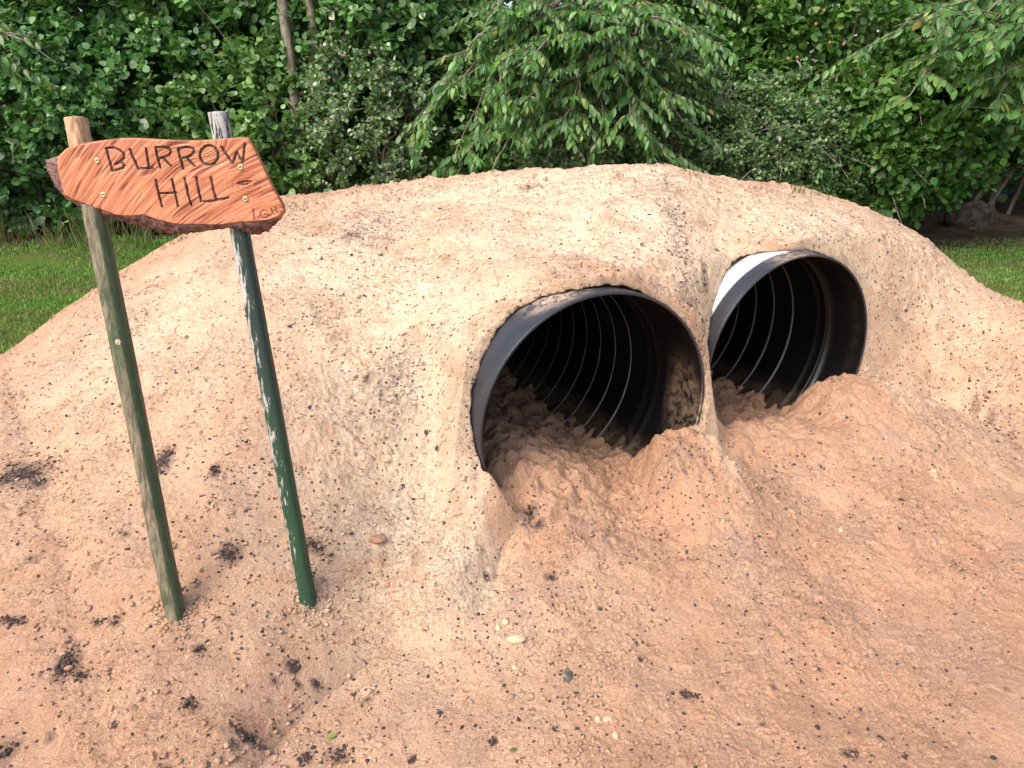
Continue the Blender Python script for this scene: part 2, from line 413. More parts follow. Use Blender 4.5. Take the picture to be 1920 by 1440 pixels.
# ---- heightfield faces outside the patch
I, J = np.meshgrid(np.arange(nA-1), np.arange(nR-1), indexing='ij')
inside = (I >= ia0+1) & (I < ia1-3) & (J >= ir0+1) & (J < ir1-3)
I, J = I[~inside], J[~inside]
hq = np.stack([I*nR+J, (I+1)*nR+J, (I+1)*nR+J+1, I*nR+J+1], 1)[:, ::-1]
hv = np.stack([gx, gy, gz], -1).reshape(-1, 3)
# close the round gap under the camera
cidx = len(hv); hv = np.concatenate([hv, [[0, 0, float(gz[:, 0].mean())]]])
ct = np.array([[cidx, (i+1)*nR, i*nR] for i in range(nA-1)])
used = np.zeros(len(hv), bool); used[hq.ravel()] = True; used[ct.ravel()] = True
remap = np.cumsum(used)-1
hv = hv[used]; hq = remap[hq]; ct = remap[ct]
V = np.concatenate([hv, pv]); Q = np.concatenate([hq, pq+len(hv)])
# painted properties of the sand: pale cream zones, speckled zones, clods of topsoil
def blob(P, px, py, rx, ry, rot=0, hard=1.):
    """mask of a soil patch: centre and size found by dropping photo measurements on the sand"""
    c = hit(px, py); dd = math.dist(c, CC); m = dd/FPX
    fs = max(.25, abs((c[2]-CZ)/dd)+.25)
    ux, uy = math.cos(rot), math.sin(rot)
    dx = P[:, 0]-c[0]; dy = (P[:, 1]-c[1])*fs
    u = (dx*ux+dy*uy)/(rx*m); v = (-dx*uy+dy*ux)/(ry*m)
    return np.exp(-(u*u+v*v)*.8)*hard
def hit(px, py):
    d = ray(px, py); ts = np.arange(1.2, 12, .01)
    p = CC+d*ts[:, None]; h = surf(p[:, 0], p[:, 1])
    k = np.nonzero(p[:, 2] < h)[0]
    return p[k[0]] if len(k) else atZ(px, py, 0)
cream = np.zeros(len(V)); soil = np.zeros(len(V))
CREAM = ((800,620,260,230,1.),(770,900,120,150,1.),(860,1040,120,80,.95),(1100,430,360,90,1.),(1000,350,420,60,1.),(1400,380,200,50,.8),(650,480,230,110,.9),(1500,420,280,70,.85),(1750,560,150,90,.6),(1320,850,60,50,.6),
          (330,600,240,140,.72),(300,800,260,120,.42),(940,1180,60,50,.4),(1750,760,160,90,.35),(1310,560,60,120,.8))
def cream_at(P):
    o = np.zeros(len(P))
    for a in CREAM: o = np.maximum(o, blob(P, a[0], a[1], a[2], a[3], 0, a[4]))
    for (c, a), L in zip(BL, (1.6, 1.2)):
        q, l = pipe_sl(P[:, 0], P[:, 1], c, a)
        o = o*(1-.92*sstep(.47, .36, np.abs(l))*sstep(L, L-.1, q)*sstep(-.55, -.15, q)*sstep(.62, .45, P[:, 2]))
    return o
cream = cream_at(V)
speck = .10+.35*np.clip(noise2(V[:, 0]*1.7, V[:, 1]*1.7, 21)+.05, 0, 1)
for a in ((700,430,110,50,.9),(760,370,160,25,.7),(560,400,90,30,.6),(1000,350,120,20,.6),(250,610,50,40,.6),(420,560,80,30,.4),(1500,400,150,25,.4),(1700,560,90,60,.5),(650,640,110,90,.45),(740,730,60,70,.9),(830,620,40,45,.7),(1275,450,35,70,.9),(1290,560,30,60,.9),(1320,620,14,50,.9),(450,920,130,60,.6),
          (230,560,60,40,.6),(1240,900,130,40,.7),(1270,990,120,60,.55),(985,985,40,25,.9),(1060,1110,70,40,.7),(1870,800,60,50,.8),(1750,620,80,40,.5),(1230,345,70,25,.7),(60,900,80,60,.6),
          (470,1180,200,60,.3),(640,1380,300,50,.3),(1480,930,120,60,.3),(600,590,60,25,.7),(890,860,14,60,.8)):
    speck = np.maximum(speck, blob(V, a[0], a[1], a[2], a[3], 0, a[4]))
for a in ((40,892,44,17,1.),(70,908,20,9,.9),(305,866,17,20,1.),(405,884,10,9,1.),(432,1040,17,13,1.),(126,1246,17,22,1.),(152,1271,12,7,.9),(130,1212,8,10,.8),(24,1168,24,6,1.),(1828,765,8,4,.7),(1858,790,8,4,.7),(1893,818,8,4,.6),
          (8,1412,16,20,1.),(360,1326,14,10,.9),(462,1384,24,10,.9),(442,1400,12,9,.8),(574,1424,12,12,1.),(632,1418,22,18,.8),(550,1256,12,10,1.),(592,1284,8,6,1.),(560,1285,7,5,1.),(516,1284,6,6,1.),
          (216,1170,10,9,.8),(184,1172,8,8,.8),(372,1218,9,9,.9),(590,1025,20,10,.9),(484,380,14,7,.0),(1290,1308,16,9,.9),(1593,1414,14,11,.9),(925,1390,7,7,1.),(772,1424,8,9,1.),(690,1315,9,6,.9),(1430,1362,6,5,1.),
          (1600,650,14,9,.0),(740,330,22,5,.8),(660,440,18,8,.7),(995,960,16,9,.9),(1010,985,12,8,.9),(912,1082,7,7,1.),(1032,1086,12,7,1.),(1320,520,8,12,.7),(990,352,24,6,.6),
          (690,710,10,10,.6),(180,1066,9,6,.6),(236,1003,8,5,.8),(60,1050,16,6,.7),(96,1385,8,7,.9),(310,1445,12,9,1.),(1125,1142,5,4,1.),(1890,1293,6,5,1.),(1450,1290,5,5,.9)):
    soil = np.maximum(soil, blob(V, a[0], a[1], a[2], a[3], 0, a[4]))
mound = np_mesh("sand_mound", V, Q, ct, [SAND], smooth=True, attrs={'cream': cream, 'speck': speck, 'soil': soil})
tag(mound, "large heap of peach coloured sand with dark soil specks, pierced by two black pipes", "mound", kind='structure')

# ------------------------------------------------------------------ lawn and bare earth
def lawn_material():
    m = NT("turf")
    c = m.mix(m.ramp(m.noise(1.3, 4), .4, .62), (.075, .15, .018), (.12, .19, .03))
    c = m.mix(m.ramp(m.noise(2.4, 5, .6, .4), .50, .62), c, (.20, .155, .085))
    c = m.mix(m.ramp(m.noise(45, 5, .7), .5, .66), c, (.17, .26, .045))
    c = m.mix(m.ramp(m.noise(80, 4, .7), .48, .34), c, (.035, .06, .012))
    return m.set(c, .9, m.bump(m.noise(60, 5, .7), .8, .03), .15)
def earth_material():
    m = NT("bare_earth")
    c = m.mix(m.ramp(m.noise(3, 5), .4, .62), (.075, .05, .035), (.14, .10, .065))
    c = m.mix(m.ramp(m.noise(28, 5, .7), .57, .66), c, (.25, .19, .12))
    c = m.mix(m.ramp(m.noise(9, 5, .7), .58, .66), c, (.07, .11, .02))
    return m.set(c, .95, m.bump(m.noise(30, 6, .7), .9, .05), .1)
TURF = lawn_material(); EARTH = earth_material()
q = 300.
xs = np.concatenate([[-q, -60, -30], np.linspace(-14, 14, 141), [30, 60, q]]); ys = np.concatenate([[-q, -60, -20], np.linspace(-6, 22, 141), [40, 80, q]])
gxx, gyy = np.meshgrid(xs, ys, indexing='ij')
gzz = -.02+.02*noise2(gxx*.9, gyy*.9, 31)*(np.hypot(gxx, gyy) < 16)-.16*sstep(4.2, 3.4, np.hypot(gxx, gyy))
n0, n1 = gxx.shape; I, J = np.meshgrid(np.arange(n0-1), np.arange(n1-1), indexing='ij'); I = I.ravel(); J = J.ravel()
def lawn_z(x, y): return -.02+.02*noise2(x*.9, y*.9, 31)-.16*sstep(4.2, 3.4, np.hypot(x, y))
np_mesh("lawn", np.stack([gxx, gyy, gzz], -1).reshape(-1, 3), np.stack([I*n1+J, (I+1)*n1+J, (I+1)*n1+J+1, I*n1+J+1], 1), None, [TURF], smooth=True)
tag(bpy.data.objects['lawn'], "short green lawn with brown worn patches behind the sand heap", "lawn", kind='structure')
def earth_edge(x): return 8.15+.25*np.sin(x*1.3)+.35*noise2(x*.8, x*0+3, 33)-.25*sstep(3, 6, x)
xs = np.linspace(-14, 14, 281); ts = np.linspace(0, 1, 60)**1.3
ex = np.repeat(xs[:, None], 60, 1); ey = earth_edge(ex)+ts*(21-8)
ez = lawn_z(ex, ey)+.006+.07*sstep(0, .12, ts)*(.6+noise2(ex*1.7, ey*1.7, 35))+.02*noise2(ex*7, ey*7, 36)*sstep(0, .05, ts)
ez[:, 0] -= .03
I, J = np.meshgrid(np.arange(280), np.arange(59), indexing='ij'); I = I.ravel(); J = J.ravel()
np_mesh("bare_earth", np.stack([ex, ey, ez], -1).reshape(-1, 3), np.stack([I*60+J, (I+1)*60+J, (I+1)*60+J+1, I*60+J+1], 1), None, [EARTH], smooth=True)
tag(bpy.data.objects['bare_earth'], "strip of bare brown earth and leaf litter under the hedge", "ground", kind='structure')
def ground_z(x, y):
    x = np.asarray(x, float); y = np.asarray(y, float)
    return lawn_z(x, y)+np.where(y > earth_edge(x), .05, 0)

# ------------------------------------------------------------------ leaves
def leaf_material(name, trans=.3, rough=.38, spec=.6):
    m = NT(name)
    c = m.attr('tint', True)
    c = m.mix(m.math('MULTIPLY', m.ramp(m.noise(9, 3), .35, .65), .35), c, (.02, .04, .008))
    m.set(c, rough, None, spec)
    tr = m.n('ShaderNodeBsdfTranslucent')
    cc = m.mix(1.0, c, (1.0, 1.15, .55), 'MULTIPLY'); m.link(cc, tr.inputs[0])
    mx = m.n('ShaderNodeMixShader'); mx.inputs[0].default_value = trans
    m.link(m.b.outputs[0], mx.inputs[1]); m.link(tr.outputs[0], mx.inputs[2]); m.link(mx.outputs[0], m.out.inputs[0])
    return m.m
LEAF = leaf_material("leaf"); BLADE = leaf_material("grass_blade", .35, .6, .25)
def bark_material(name, a, b, sc=14):
    m = NT(name); v = m.mapv((1, 1, .22))
    c = m.mix(m.ramp(m.noise(sc, 5, .65, .2, v), .38, .62), a, b)
    c = m.mix(m.ramp(m.noise(4, 4, .6), .55, .68), c, (.11, .13, .07))
    return m.set(c, .9, m.bump(m.noise(sc*2, 5, .7, 0, v), .8, .02), .2)
BARK = bark_material("tree_bark", (.14, .115, .09), (.32, .28, .22)); TWIG = bark_material("twig_bark", (.12, .07, .045), (.19, .12, .08), 30)
# templates: x width, y along, z fold/droop ; unit length
T_ROUND = (np.array([(0,0,0),(-.40,.22,.06),(-.46,.58,.05),(-.22,.92,-.02),(0,1.04,-.10),(.22,.92,-.02),(.46,.58,.05),(.40,.22,.06),(0,.55,-.02)], float),
           np.array([(0,8,2,1),(8,4,3,2),(8,6,5,4),(0,7,6,8)]))
T_OVAL = (np.array([(0,0,0),(-.25,.25,.05),(-.28,.55,.04),(0,1.0,-.10),(.28,.55,.04),(.25,.25,.05),(0,.5,-.03)], float),
          np.array([(0,6,2,1),(6,4,3,2),(0,5,4,6)]))
T_LONG = (np.array([(0,0,0),(0,.28,-.015),(0,.62,-.08),(0,1.0,-.24),(-.13,.14,.035),(-.20,.42,.02),(-.15,.74,-.09),(.13,.14,.035),(.20,.42,.02),(.15,.74,-.09)], float),
          np.array([(0,1,5,4),(1,2,6,5),(0,7,8,1),(1,8,9,2)]), np.array([(2,3,6),(2,9,3)]))
T_OVAL = (T_OVAL[0], np.array([(0,6,2,1),(6,3,3,2)])[:1], np.array([(6,3,2),(6,4,3),(0,5,6),(5,4,6)]))
def unit(v): return v/np.maximum(np.linalg.norm(v, axis=-1, keepdims=True), 1e-9)
def leaf_mesh(name, P, D, N, size, tint, T, parent, wide=1., mat=None, pet=0.):
    """P positions, D directions (stem to tip), N rough normals"""
    n = len(P); D = unit(D); X = unit(np.cross(D, N)); Nn = np.cross(X, D)
    t = T[0]; k = len(t); sz = np.asarray(size).reshape(-1, 1, 1)*np.ones((n, 1, 1))
    curl = rng.uniform(.3, 1.8, (n, 1, 1)); ww = (wide*rng.uniform(.82, 1.15, (n, 1, 1)))
    V = P[:, None]+sz*(X[:, None]*t[None, :, :1]*ww+D[:, None]*(t[None, :, 1:2]+pet)+Nn[:, None]*t[None, :, 2:]*curl)
    off = (np.arange(n)*k)[:, None, None]
    q = (T[1][None]+off).reshape(-1, 4); tr = (T[2][None]+off).reshape(-1, 3) if len(T) > 2 else None
    return np_mesh(name, V.reshape(-1, 3), q, tr, [mat or LEAF], parent, True, {'tint': np.repeat(tint, k, 0)})
def tints(n, pal, w=None, jit=.22):
    pal = np.array(pal); i = rng.choice(len(pal), n, p=None if w is None else np.array(w)/sum(w))
    c = pal[i]*rng.uniform(1-jit, 1+jit, (n, 1)); c *= rng.uniform(.93, 1.07, (n, 3)); return np.clip(c, 0, 1)
def tubes(name, lines, mat, parent, seg=7):
    """lines: list of (points Nx3, radii N) -> one mesh"""
    VV, QQ, o = [], [], 0
    for P, Rr in lines:
        P = np.asarray(P, float); Rr = np.asarray(Rr, float)
        T = unit(np.gradient(P, axis=0)); up = np.array([.13, .21, .97]) if abs(T[0, 2]) < .9 else np.array([1, .1, 0])
        A = unit(np.cross(T, up)); B = np.cross(T, A)
        th = np.arange(seg)*2*math.pi/seg
        R_ = Rr[:, None]*(1+.10*rng.normal(size=(len(P), seg)))
        ring = P[:, None]+R_[..., None]*(A[:, None]*np.cos(th)[None, :, None]+B[:, None]*np.sin(th)[None, :, None])
        VV.append(ring.reshape(-1, 3)); n = len(P)
        i, j = np.meshgrid(np.arange(n-1), np.arange(seg), indexing='ij'); i = i.ravel(); j = j.ravel(); j2 = (j+1) % seg
        QQ.append(np.stack([i*seg+j, i*seg+j2, (i+1)*seg+j2, (i+1)*seg+j], 1)+o)
        o += n*seg
    return np_mesh(name, np.concatenate(VV), np.concatenate(QQ), None, [mat], parent, True)
def wobble(P, amp):
    P = np.array(P, float); n = len(P); w = np.cumsum(rng.normal(size=(n, 3)), 0)*amp/math.sqrt(n)
    return P+w*np.linspace(0, 1, n)[:, None]
def bez(a, b, c, n=16):
    t = np.linspace(0, 1, n)[:, None]; return (1-t)**2*np.array(a)+2*t*(1-t)*np.array(b)+t*t*np.array(c)

G_ROUND = [(0.13, 0.305, 0.085), (0.17, 0.365, 0.112), (0.1, 0.237, 0.075), (0.279, 0.472, 0.206), (0.7, 0.7, 0.559)]
G_DARK = [(0.109, 0.234, 0.065), (0.145, 0.305, 0.077), (0.194, 0.361, 0.096), (0.317, 0.466, 0.151)]
G_BRIGHT = [(0.112, 0.259, 0.042), (0.143, 0.314, 0.062), (0.078, 0.191, 0.042), (0.206, 0.367, 0.095), (0.285, 0.394, 0.126)]
G_GREY = [(0.185, 0.308, 0.12), (0.222, 0.362, 0.151), (0.139, 0.235, 0.089), (0.333, 0.451, 0.223), (0.7, 0.7, 0.575)]
G_CHERRY = [(0.101, 0.248, 0.049), (0.125, 0.286, 0.056), (0.075, 0.196, 0.043), (0.176, 0.338, 0.083), (0.226, 0.352, 0.049)]
W5 = [5,5,4,2,.35]

def bush(name, label, cx, cy, rx, ry, rz, cz, nclump, nleaf, size, T, pal, w, group, stem_n=6, spread=.16, wide=1., trunk_pts=None, dome_low=.0, trunk_r=.03, front=.7):
    gz0 = float(ground_z(np.array([cx]), np.array([cy]))[0])
    t = empty(name, (cx, cy, gz0), label, 'tree' if 'tree' in name else 'shrub', group)
    # clump centres on a lumpy ellipsoid
    d = rng.normal(size=(nclump, 3)); d[:, 1] = np.where(rng.random(nclump) < front, -np.abs(d[:, 1]), d[:, 1]); d = unit(d)
    lum = 1+.22*noise3(d[:, 0]*2.2+cx, d[:, 1]*2.2+cy, d[:, 2]*2.2)+.10*noise3(d[:, 0]*5+cx, d[:, 1]*5, d[:, 2]*5)
    u = rng.uniform(.45, 1.03, nclump)**.55
    Cc = np.array([cx, cy, cz])+d*np.array([rx, ry, rz])*(u*lum)[:, None]
    Cc[:, 2] = np.maximum(Cc[:, 2], gz0+dome_low+.08+.15*rng.random(nclump))
    out = unit(d*np.array([1/rx, 1/ry, 1/rz])+np.array([0, -.1, .45]))
    # each clump: a few twigs with leaves
    k = nleaf; tw = rng.normal(size=(nclump, 3, 3))*.75+out[:, None]; tw = unit(tw)
    ti = rng.integers(0, 3, (nclump, k)); tt = rng.random((nclump, k))**.8
    dirs = np.take_along_axis(tw, ti[..., None].repeat(3, 2), 1)
    L = spread*rng.uniform(1.0, 2.1, (nclump, 1))
    P = Cc[:, None]+dirs*((tt-.35)*L)[..., None]+rng.normal(size=(nclump, k, 3))*spread*.20
    P[..., 2] -= .10*(tt*L)**1.0*.6
    side = unit(rng.normal(size=(nclump, k, 3)))
    D = unit(dirs*.7+side*.9+np.array([0, 0, -.25])); N = unit(np.array([0, -.35, .8])+rng.normal(size=(nclump, k, 3))*.55)
    P = P.reshape(-1, 3); D = D.reshape(-1, 3); N = N.reshape(-1, 3)
    ok = P[:, 2] > gz0+.03; P, D, N = P[ok], D[ok], N[ok]
    tc = tints(len(P), pal, w); cl = np.repeat(rng.uniform(.78, 1.22, nclump), k)[ok]; tc = tc*cl[:, None]
    leaf_mesh("crown" if 'tree' in name else "foliage", P, D, N, size*rng.uniform(.6, 1.2, len(P)), tc, T, t, wide)
    lines = []
    for i in range(stem_n):
        e = Cc[rng.integers(nclump)]; b = np.array([cx+rng.uniform(-.3, .3)*rx, cy+rng.uniform(-.2, .3)*ry, gz0-.03])
        pts = wobble(bez(b, (b+e)/2+np.array([0, 0, .35*rz]), e, 14), .10); lines.append((pts, np.linspace(trunk_r, .006, 14)))
        for _ in range(5):
            j = rng.integers(6, 13); e2 = pts[j]+rng.normal(size=3)*.35+np.array([0, -.1, .1]); lines.append((wobble(bez(pts[j], (pts[j]+e2)/2+[0, 0, .1], e2, 7), .05), np.linspace(.008, .003, 7)))
    for tp in (trunk_pts or []): lines.append(tp)
    tubes("trunk" if 'tree' in name else "stems", lines, BARK, t)
    return t

def cherry(name, label, base, top, targets, leaf_len, group=None, ntw=13, nl=16, trunk_r=.09, origin=None):
    """long arching limbs that reach to each target and carry drooping long leaves"""
    t = empty(name, tuple(base), label, 'tree', group)
    base = np.array(base, float); top = np.array(top, float); lines = [(wobble(bez(base-[0, 0, .05], (base+top)/2+[.1, 0, 0], top, 16), .08), np.linspace(trunk_r, trunk_r*.5, 16))]
    trunk = lines[0][0]; twl = []
    P, D, N, Sz = [], [], [], []
    for tg in targets:
        tg = np.array(tg, float); o = trunk[rng.integers(8, 15)]
        mid = (o*.5+tg*.5)+np.array([rng.normal()*.15, 0, .10+.05*np.linalg.norm(tg-o)])
        br = wobble(bez(o, mid, tg, 22), .10); lines.append((br, np.linspace(.022, .004, 22)))
        bdir = unit(np.gradient(br, axis=0))
        for k in range(ntw):
            j = int(rng.uniform(7, 21)); p0 = br[j]; fw = bdir[j]
            sd_ = np.cross(fw, [0, 0, 1]); sd_ = sd_/max(np.linalg.norm(sd_), 1e-6)*(1 if k % 2 else -1)
            dr = unit(fw*rng.uniform(.5, 1.1)+sd_*rng.uniform(.3, 1.0)+np.array([0, -.15, rng.uniform(-.25, .25)]))
            ln = rng.uniform(.22, .52)
            e = p0+dr*ln+np.array([0, 0, -.10*ln]); tw = wobble(bez(p0, p0+dr*ln*.5+[0, 0, .05*ln], e, 9), .03)
            twl.append((tw, np.linspace(.005, .002, 9)))
            tt = np.linspace(.08, 1, nl); ix = tt*8; i0 = np.clip(ix.astype(int), 0, 7); pp = tw[i0]+(tw[i0+1]-tw[i0])*(ix-i0)[:, None]
            td = unit(tw[i0+1]-tw[i0]); s2 = np.cross(td, [0, 0, 1]); s2 = unit(s2)*np.where(np.arange(nl) % 2, 1, -1)[:, None]
            dd = unit(td*rng.uniform(.25, .8, (nl, 1))+s2*rng.uniform(.25, .7, (nl, 1))+np.array([0, -.10, -.62])*rng.uniform(.2, 1.25, (nl, 1)))
            P.append(pp); D.append(dd); N.append(unit(np.array([0, -.55, .6])+s2*.55+rng.normal(size=(nl, 3))*.3)); Sz.append(leaf_len*rng.uniform(.6, 1.1, nl)*(1-.25*tt))
    P = np.concatenate(P); n = len(P); tc = tints(n, G_CHERRY, [5,5,4,2,1])
    tc *= np.repeat(rng.uniform(.82, 1.2, len(targets)*ntw), nl)[:, None]
    yl = rng.random(n) < .008; tc[yl] = (.32, .26, .04)
    leaf_mesh("crown", P, np.concatenate(D), np.concatenate(N), np.concatenate(Sz), tc, T_LONG, t, 1.12)
    tubes("trunk", lines, BARK, t); tubes("twigs", twl, TWIG, t, 5)
    return t

GS = 'shrubs of the tall hedge behind the sand heap'; GT = 'trees of the hedge behind the sand heap'
def XY(px, Y): return atY(px, 200, Y)[0]
bush('round_leaved_shrub', 'dense dark green shrub with small round leaves at the left end of the hedge', XY(30, 9.2), 9.2, 1.3, .9, 1.4, 1.25, 300, 40, .085, T_ROUND, G_ROUND, W5, GS)
bush('round_leaved_shrub', 'dark round leaved shrub behind the bare wooden post top of the sign', XY(235, 9.3), 9.3, 1.2, .9, 1.35, 1.15, 300, 38, .080, T_ROUND, G_ROUND, W5, GS)
bush('round_leaved_shrub', 'low shrub with rounded leaves just right of the sign board, above the sand', XY(500, 9.0), 9.0, 1.1, .8, 1.2, .95, 280, 38, .078, T_ROUND, G_DARK, [4,4,3,2], GS)
bush('aspen_tree', 'tall tree with round blue-green leaves and two slim grey trunks above the sign', XY(560, 9.9), 9.9, 2.0, 1.2, 1.5, 3.1, 480, 40, .095, T_ROUND, G_ROUND, [5,6,3,4,1.0], GT, 6,
     trunk_pts=[(wobble(bez((XY(556, 8.62), 8.62, 0), (XY(556, 8.62)+.03, 8.62, 1.5), (XY(553, 8.5), 8.5, 3.6), 20), .04), np.linspace(.065, .04, 20)),
                (wobble(bez((XY(594, 8.66), 8.66, 0), (XY(594, 8.66), 8.66, 1.5), (XY(588, 8.55), 8.55, 3.6), 20), .04), np.linspace(.052, .035, 20))], trunk_r=.05)
bush('aspen_tree', 'round leaved tree left of the two slim trunks, filling the top left corner', XY(250, 9.7), 9.7, 1.9, 1.0, 1.4, 3.2, 420, 38, .09, T_ROUND, G_DARK, [3,4,4,3], GT, 5, trunk_r=.05)
bush('grey_leaved_shrub', 'grey-green shrub with pale flower specks between sign and cherry branches', XY(690, 8.7), 8.7, .75, .6, 1.05, 1.15, 230, 46, .055, T_OVAL, G_GREY, [5,4,4,3,1.6], GS, spread=.14, wide=1.3)
bush('round_leaved_shrub', 'tall round leaved shrub with bluish leaves above the pale speckled shrub', XY(720, 9.2), 9.2, .95, .8, .95, 2.35, 260, 38, .085, T_ROUND, G_ROUND, [5,6,3,4,.8], GS)
bush('dark_leaved_shrub', 'deep green shrub in the shade behind the cherry branches', XY(950, 9.5), 9.5, 1.7, .9, 1.6, 1.3, 360, 36, .085, T_OVAL, G_DARK, [5,4,2,1], GS, wide=1.3)
bush('grey_leaved_shrub', 'small pale flecked shrub under the cherry, just above the mound crest', XY(1070, 8.2), 8.2, .6, .5, .55, .95, 150, 44, .05, T_OVAL, G_GREY, [4,4,4,3,2.2], GS, spread=.12, wide=1.3)
bush('grey_leaved_shrub', 'wide soft grey-green shrub behind the top of the mound, right of the cherry', XY(1290, 8.6), 8.6, 1.1, .7, .95, 1.0, 330, 48, .056, T_OVAL, G_GREY, [6,5,4,3,.5], GS, spread=.14, wide=1.2)
bush('grey_leaved_shrub', 'fine leaved dull green shrub in front of the rose bush', XY(1480, 8.2), 8.2, .75, .55, .7, .98, 260, 50, .048, T_OVAL, G_GREY, [6,5,4,2,.25], GS, spread=.12, wide=1.1)
rose = bush('rose_bush', 'bright green rose bush with orange hips, tallest part of the hedge right of centre', XY(1560, 9.0), 9.0, 1.7, .9, 1.35, 2.1, 520, 40, .082, T_OVAL, G_BRIGHT, [5,5,4,3,1], GS, 8, wide=1.35)
bush('rose_bush', 'low bright green bush hanging over the bare earth right of the mound', XY(1690, 8.3), 8.3, 1.0, .6, .8, 1.15, 300, 40, .085, T_OVAL, G_BRIGHT, [5,5,4,3,1], GS, 6, wide=1.4, dome_low=.15)
bush('dark_leaved_shrub', 'deeply shaded shrub at the far right behind the hanging cherry branches', XY(1900, 10.2), 10.2, 1.5, .8, 1.5, 1.9, 260, 34, .09, T_OVAL, G_DARK, [5,4,1,1], GS, wide=1.3, dome_low=.6)
bush('dark_leaved_shrub', 'dark bushy tree top above the grey-green shrub, beside the rose bush', XY(1300, 9.6), 9.6, 1.4, .9, 1.2, 2.6, 300, 36, .085, T_OVAL, G_BRIGHT, [4,3,5,1,1], GS, wide=1.35)
# beyond the frame, for the hedge to go on to both sides
bush('round_leaved_shrub', 'dark shrub continuing the hedge past its left end', -8.2, 9.0, 1.5, 1.0, 1.8, 1.5, 260, 34, .09, T_ROUND, G_ROUND, W5, GS)
bush('rose_bush', 'bright shrub continuing the hedge past its right end', 8.9, 9.0, 1.5, 1.0, 1.8, 1.6, 260, 34, .09, T_OVAL, G_BRIGHT, [5,5,4,3,1], GS, wide=1.3)
# cherries
tg = [atY(*a) for a in [(1240,40,7.3),(1180,110,7.2),(1270,100,7.3),(1120,165,7.1),(1010,180,7.2),(950,260,7.1),(860,320,7.2),(790,200,7.4),(770,260,7.4),(880,220,7.3),(1060,250,7.1),(1190,230,7.2),(1255,190,7.4),
      (900,40,7.4),(980,90,7.3),(1080,70,7.2),(1150,30,7.2),(820,120,7.6),(1230,290,7.4),(840,290,7.3),(1000,20,7.5),(1310,60,7.5),(930,330,7.2),(1130,280,7.3),(1300,130,7.5),(1290,220,7.6),(1330,20,7.7),(740,290,7.6),(1210,320,7.5),(1100,120,7.0),(1000,130,7.0)]]
cherry('cherry_tree', 'cherry tree with long drooping leaves on arching branches over the mound crest', (XY(1110, 8.9), 8.9, 0), (XY(1110, 8.6), 8.6, 3.2), tg, .125, GT)
tg = [atY(*a) for a in [(1650,165,6.6),(1700,100,6.7),(1720,190,6.6),(1760,60,6.6),(1800,130,6.5),(1850,70,6.4),(1880,150,6.3),(1900,230,6.3),(1930,100,6.2),(1790,30,6.6),(1690,30,6.8),(1620,110,6.9),(1900,20,6.3),(1840,200,6.6),(1960,200,6.2),(1960,60,6.2),(1770,230,6.9),(2060,150,6.2),(2080,50,6.2)]]
cherry('cherry_tree', 'cherry branches hanging in at the top right over the dark gap', (6.6, 8.6, 0), (6.2, 8.2, 3.6), tg, .125, GT, trunk_r=.12)
tg = [atY(*a) for a in [(40,50,6.6),(75,100,6.6),(10,110,6.6),(60,10,6.7),(-60,60,6.5),(-120,120,6.5)]]
cherry('cherry_tree', 'cherry twigs with long leaves poking in at the top left corner', (-6.6, 7.6, 0), (-6.3, 7.5, 3.2), tg, .125, GT, ntw=7, nl=11)
# rose hips
HIP = NT("rose_hip").set((.36, .16, .08), .5)
def ball(name, c, r, mat, parent, sq=(1, 1, 1), seg=10, rings=7, rough=0., label=None):
    th = np.linspace(0, math.pi, rings+2)[1:-1]; ph = np.arange(seg)*2*math.pi/seg
    P = np.stack([np.outer(np.sin(th), np.cos(ph)), np.outer(np.sin(th), np.sin(ph)), np.outer(np.cos(th), np.ones(seg))], -1).reshape(-1, 3)
    P = np.concatenate([P, [[0, 0, 1], [0, 0, -1]]])
    if rough: P = P*(1+rough*noise3(P[:, 0]*1.7+c[0]*9, P[:, 1]*1.7+c[1]*9, P[:, 2]*1.7)[:, None])
    q = [(i*seg+j, (i+1)*seg+j, (i+1)*seg+(j+1) % seg, i*seg+(j+1) % seg) for i in range(rings-1) for j in range(seg)]
    n = rings*seg; tr = [(n, j, (j+1) % seg) for j in range(seg)]+[(n+1, (rings-1)*seg+(j+1) % seg, (rings-1)*seg+j) for j in range(seg)]
    return np_mesh(name, P*np.array(sq)*r+np.array(c), q, tr, [mat], parent, True)
for a in [(1556,80),(1582,83),(1495,108),(1478,110),(1533,142),(1612,132),(1573,156),(1590,160),(1606,245),(1530,45),(1545,20),(1480,178)]:
    ball("rose_hip", atY(a[0], a[1], 8.02), .016, HIP, rose, (1, 1, 1.15))

# wood behind the hedge: one mass of leaves nobody could count
n = 60000
P = np.stack([rng.uniform(-15, 15, n), 10.2+rng.random(n)**1.4*3.6, rng.uniform(.05, 6.2, n)], 1)
P[:, 1] += .5*noise2(P[:, 0]*.9, P[:, 2]*.9, 51)
keep = ~((P[:, 2] < .7) & (P[:, 1] < 11.2)); P = P[keep]; n = len(P)
leaf_mesh("woodland_foliage", P, unit(rng.normal(size=(n, 3))+[0, 0, -.3]), unit(rng.normal(size=(n, 3))*.6+[0, -.6, .6]), .17*rng.uniform(.7, 1.3, n), tints(n, [(.10,.20,.05),(.13,.24,.06),(.08,.16,.04)]), T_OVAL, None, 1.7)
tag(bpy.data.objects['woodland_foliage'], 'dark green mass of woodland leaves filling the gaps behind the hedge', 'woodland', kind='stuff')

